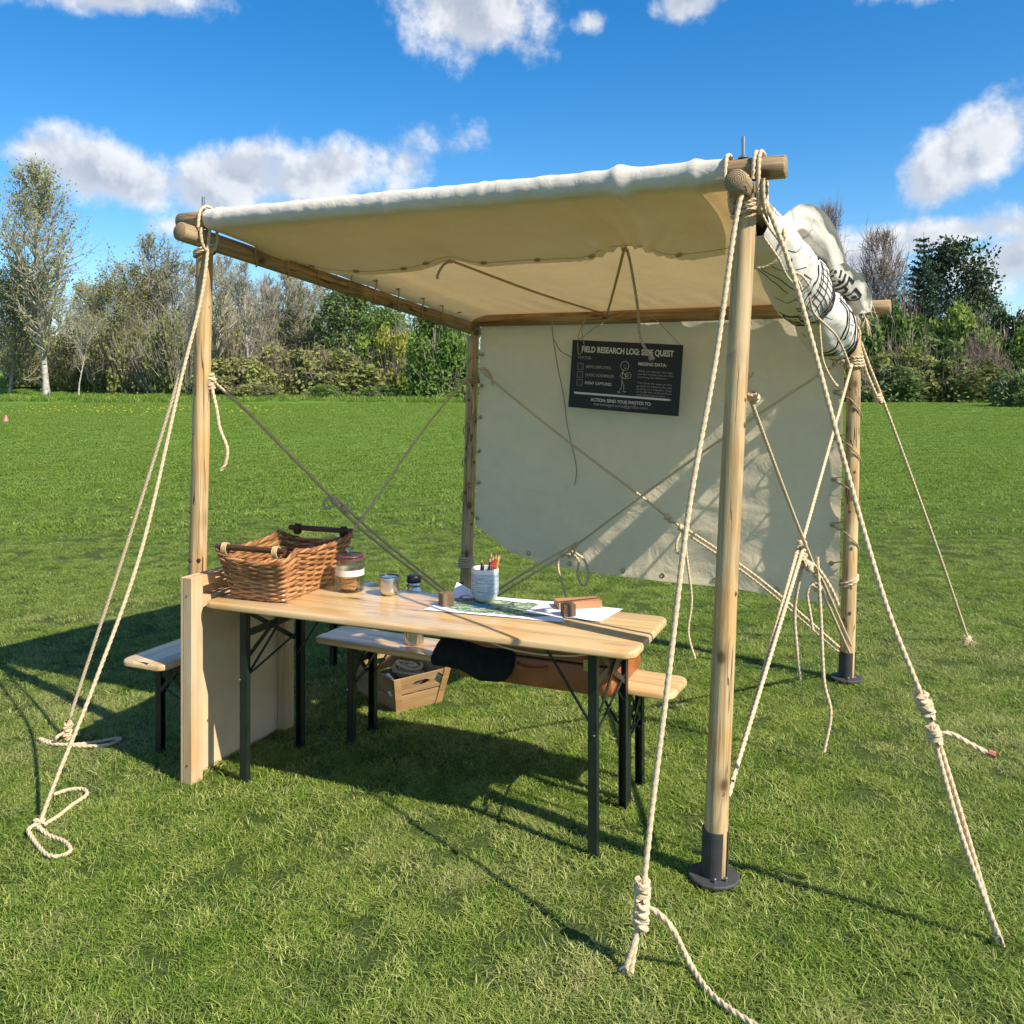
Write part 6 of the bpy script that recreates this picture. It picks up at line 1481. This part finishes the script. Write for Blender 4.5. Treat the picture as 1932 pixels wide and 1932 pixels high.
for k, (px, d, ty, w) in enumerate(((215, 92, 610, 90), (262, 90, 590, 95), (310, 88, 600, 95), (352, 87, 580, 95), (398, 90, 590, 90), (440, 92, 570, 100), (500, 94, 560, 100), (555, 95, 560, 100), (150, 95, 620, 100), (60, 98, 610, 110))):
    place_shrub('thicket', 'thicket_bush', px, d, ty, w, '%s grey twiggy thicket clump from the left under the leafless trees' % ORD[TK.index(px)], 'leafless thicket under the wood', rz=k * 1.3)
for k, (key, px, d, ty, w, lab) in enumerate((
    ('bramble', 452, 81, 672, 120, 'olive bramble mound right beside the left post'), ('bramble2', 522, 82, 655, 120, 'tall olive bramble mound in the middle of the bramble bank'), ('bramble', 590, 82, 650, 120, 'rounded brownish bramble mound below the dark green tree'),
    ('bramble2', 655, 80, 668, 120, 'bramble mound with yellowish top below the dark green tree'), ('spring', 700, 84, 640, 90, 'fresh green bush just left of the yellowish hawthorn'), ('yellow', 752, 82, 620, 80, 'yellow-green bush left of the brightest green bush'),
    ('bright', 832, 76, 632, 108, 'brightest green bush next to the back left post'), ('darkbush', 790, 84, 650, 80, 'dark shaded bush behind the brightest green bush'), ('spring', 860, 86, 600, 70, 'tall green bush behind the brightest green bush'),
    ('green', 395, 80, 700, 60, 'low green bush glimpsed behind the left post'), ('spring', 610, 76, 728, 70, 'low fringe of weeds before the bramble bank'), ('spring', 720, 76, 728, 80, 'low green weeds at the foot of the hawthorn'), ('bramble', 480, 76, 722, 80, 'low bramble spray at the foot of the bramble bank'))):
    place_shrub(key, 'bush', px, d, ty, w, lab, rz=k * 1.1)
# right
for k, (key, px, d, ty, w, lab) in enumerate((
    ('green', 1640, 72, 600, 110, 'dark green bush right behind the far right post'), ('brownbush', 1690, 76, 540, 110, 'brown leafless bush under the leafless right tree'), ('spring', 1700, 72, 585, 100, 'light green bush top right of the beam end'),
    ('green', 1752, 71, 640, 130, 'broad green bush in the middle of the right hedge'), ('bramble2', 1712, 69, 655, 110, 'olive bush low in the right hedge'), ('spring', 1800, 73, 590, 120, 'green bush below the pine'),
    ('green', 1850, 72, 600, 110, 'green bush right of the pine foot'), ('bright', 1905, 70, 625, 110, 'bright green bush near the right edge'), ('darkbush', 1900, 73, 590, 130, 'tall dark bush at the right edge'),
    ('bramble', 1800, 68, 672, 130, 'olive bush fronting the right hedge below the pine'), ('green', 1668, 68, 690, 110, 'low shaded bush at the foot of the far right post'), ('darkbush', 1870, 68, 690, 110, 'low dark bush fronting the right hedge'), ('brownbush', 1850, 69, 640, 90, 'brown twiggy bush in the right hedge'), ('green', 1985, 70, 590, 150, 'bush running out of the picture at the right'), ('bramble2', 1590, 72, 600, 100, 'bush mostly hidden behind the far right post'))):
    place_shrub(key, 'hedge_bush', px, d, ty, w, lab, rz=k * .9, group=None)
place_shrub('green', 'clipped_bush', 1924, 56, 704, 74, 'small rounded bush standing out from the right edge hedge')
place_tree('barebrown', 'bare_tree', 1655, 78, Hpx(447, 78, 1655) / 11.5, 'leafless dark tree left of the conifer on the right', rz=.6, sxy=.62)
place_tree('barebrown', 'bare_tree', 1552, 80, Hpx(396, 80, 1548) / 11.5, 'leafless tree top peeping over the rolled banner', rz=2.6, sxy=.36)
place_tree('spruce', 'spruce_tree', 1742, 76, Hpx(437, 76, 1742) / 13, 'open-topped dark spruce right of the leafless dark tree', rz=.3, sxy=.95)
place_tree('pine', 'pine_tree', 1802, 78, Hpx(456, 78, 1802) / 12, 'dense dark pine right of the spruce', rz=1.2, sxy=.95)
place_tree('pine', 'pine_tree', 1852, 80, Hpx(535, 80, 1852) / 12, 'lower dark pine sticking out right of the dense pine', rz=2.2, sxy=.9)

# ------------------------------------------------------------------ grass
def grass():
    rg = np.random.default_rng(42)
    near = [clump_mesh('tuft', 155, .080, .012, .037, .0026, s_, 1.15) for s_ in range(6)]
    far = [clump_mesh('tuft_far', 90, .17, .030, .060, .0075, 20 + s_, .9) for s_ in range(4)]
    rough = [clump_mesh('tuft_rough', 70, .30, .16, .42, .022, 40 + s_, .6) for s_ in range(3)]
    def wedge(d0, d1, dens, margin=1.32):
        n = int(dens * .565 * margin * (d1 * d1 - d0 * d0)); d = np.sqrt(rg.uniform(d0 * d0, d1 * d1, n)); x = rg.uniform(-.565 * margin, .565 * margin, n) * d; return np.stack([x, d], 1)
    def z(p): return np.array([ground_z(a, b_) for a, b_ in p])
    P_ = np.concatenate([wedge(1.7, 5.0, 215), wedge(5.0, 8.5, 170), wedge(8.5, 14, 95), wedge(14, 18, 40)])
    keep = np.ones(len(P_), dtype=bool)
    for b_ in (P2b, P3b): keep &= np.hypot(P_[:, 0] - b_.x, P_[:, 1] - b_.y) > .082
    q = P_ - np.array([crate.location.x, crate.location.y]); keep &= ~((np.abs(q @ np.array([cx_.x, cx_.y])) < CW / 2 - .0) & (np.abs(q @ np.array([cy_.x, cy_.y])) < CD / 2 - .0))
    P_ = P_[keep]
    hgt = np.array([.86 + .16 * noise.noise(Vector((a * .9, b_ * .9, 0))) + .10 * noise.noise(Vector((a * 4, b_ * 4, 3))) for a, b_ in P_]); s_ = hgt * rg.uniform(.8, 1.25, len(P_)) * 1.05
    scatter('lawn_grass', np.column_stack([P_, z(P_)]), rg.random(len(P_)) * 6.283, s_, near)
    Q = np.concatenate([wedge(10, 13, 14), wedge(13, 22, 45), wedge(22, 42, 20), wedge(42, 64, 8)]); s2 = rg.uniform(.7, 1.2, len(Q)) * (1 + np.clip((Q[:, 1] - 20) / 40, 0, .6))
    scatter('field_grass', np.column_stack([Q, z(Q)]), rg.random(len(Q)) * 6.283, s2, far)
    W = wedge(64, 90, 1.6, 1.2); W = W[(W[:, 1] > 66 + 3 * np.sin(W[:, 0] * .3)) ]
    scatter('rough_grass', np.column_stack([W, z(W)]), rg.random(len(W)) * 6.283, rg.uniform(.6, 1.5, len(W)), rough)
    # dandelions far out on the field
    mb = MB(); rr = random.Random(4)
    for k in range(185):
        if k < 150: d = rr.uniform(46, 57); X = rr.gauss(-.40, .09) * d
        else: d = rr.uniform(8, 40); X = rr.uniform(-.6, .1) * d
        s_ = .017 if d < 40 else .042
        c = Vector((X, d, ground_z(X, d) + .05)); V = [c + Vector((s_ * math.cos(a), s_ * math.sin(a), 0)) for a in [6.283 * t / 6 for t in range(6)]] + [c + Vector((0, 0, s_ * .7))]
        mb.add(V, [(t, (t + 1) % 6, 6) for t in range(6)])
    tag(mb.build('dandelions', m_simple('dandelion_yellow', (.72, .52, .02), .7)), kind='stuff')
grass()
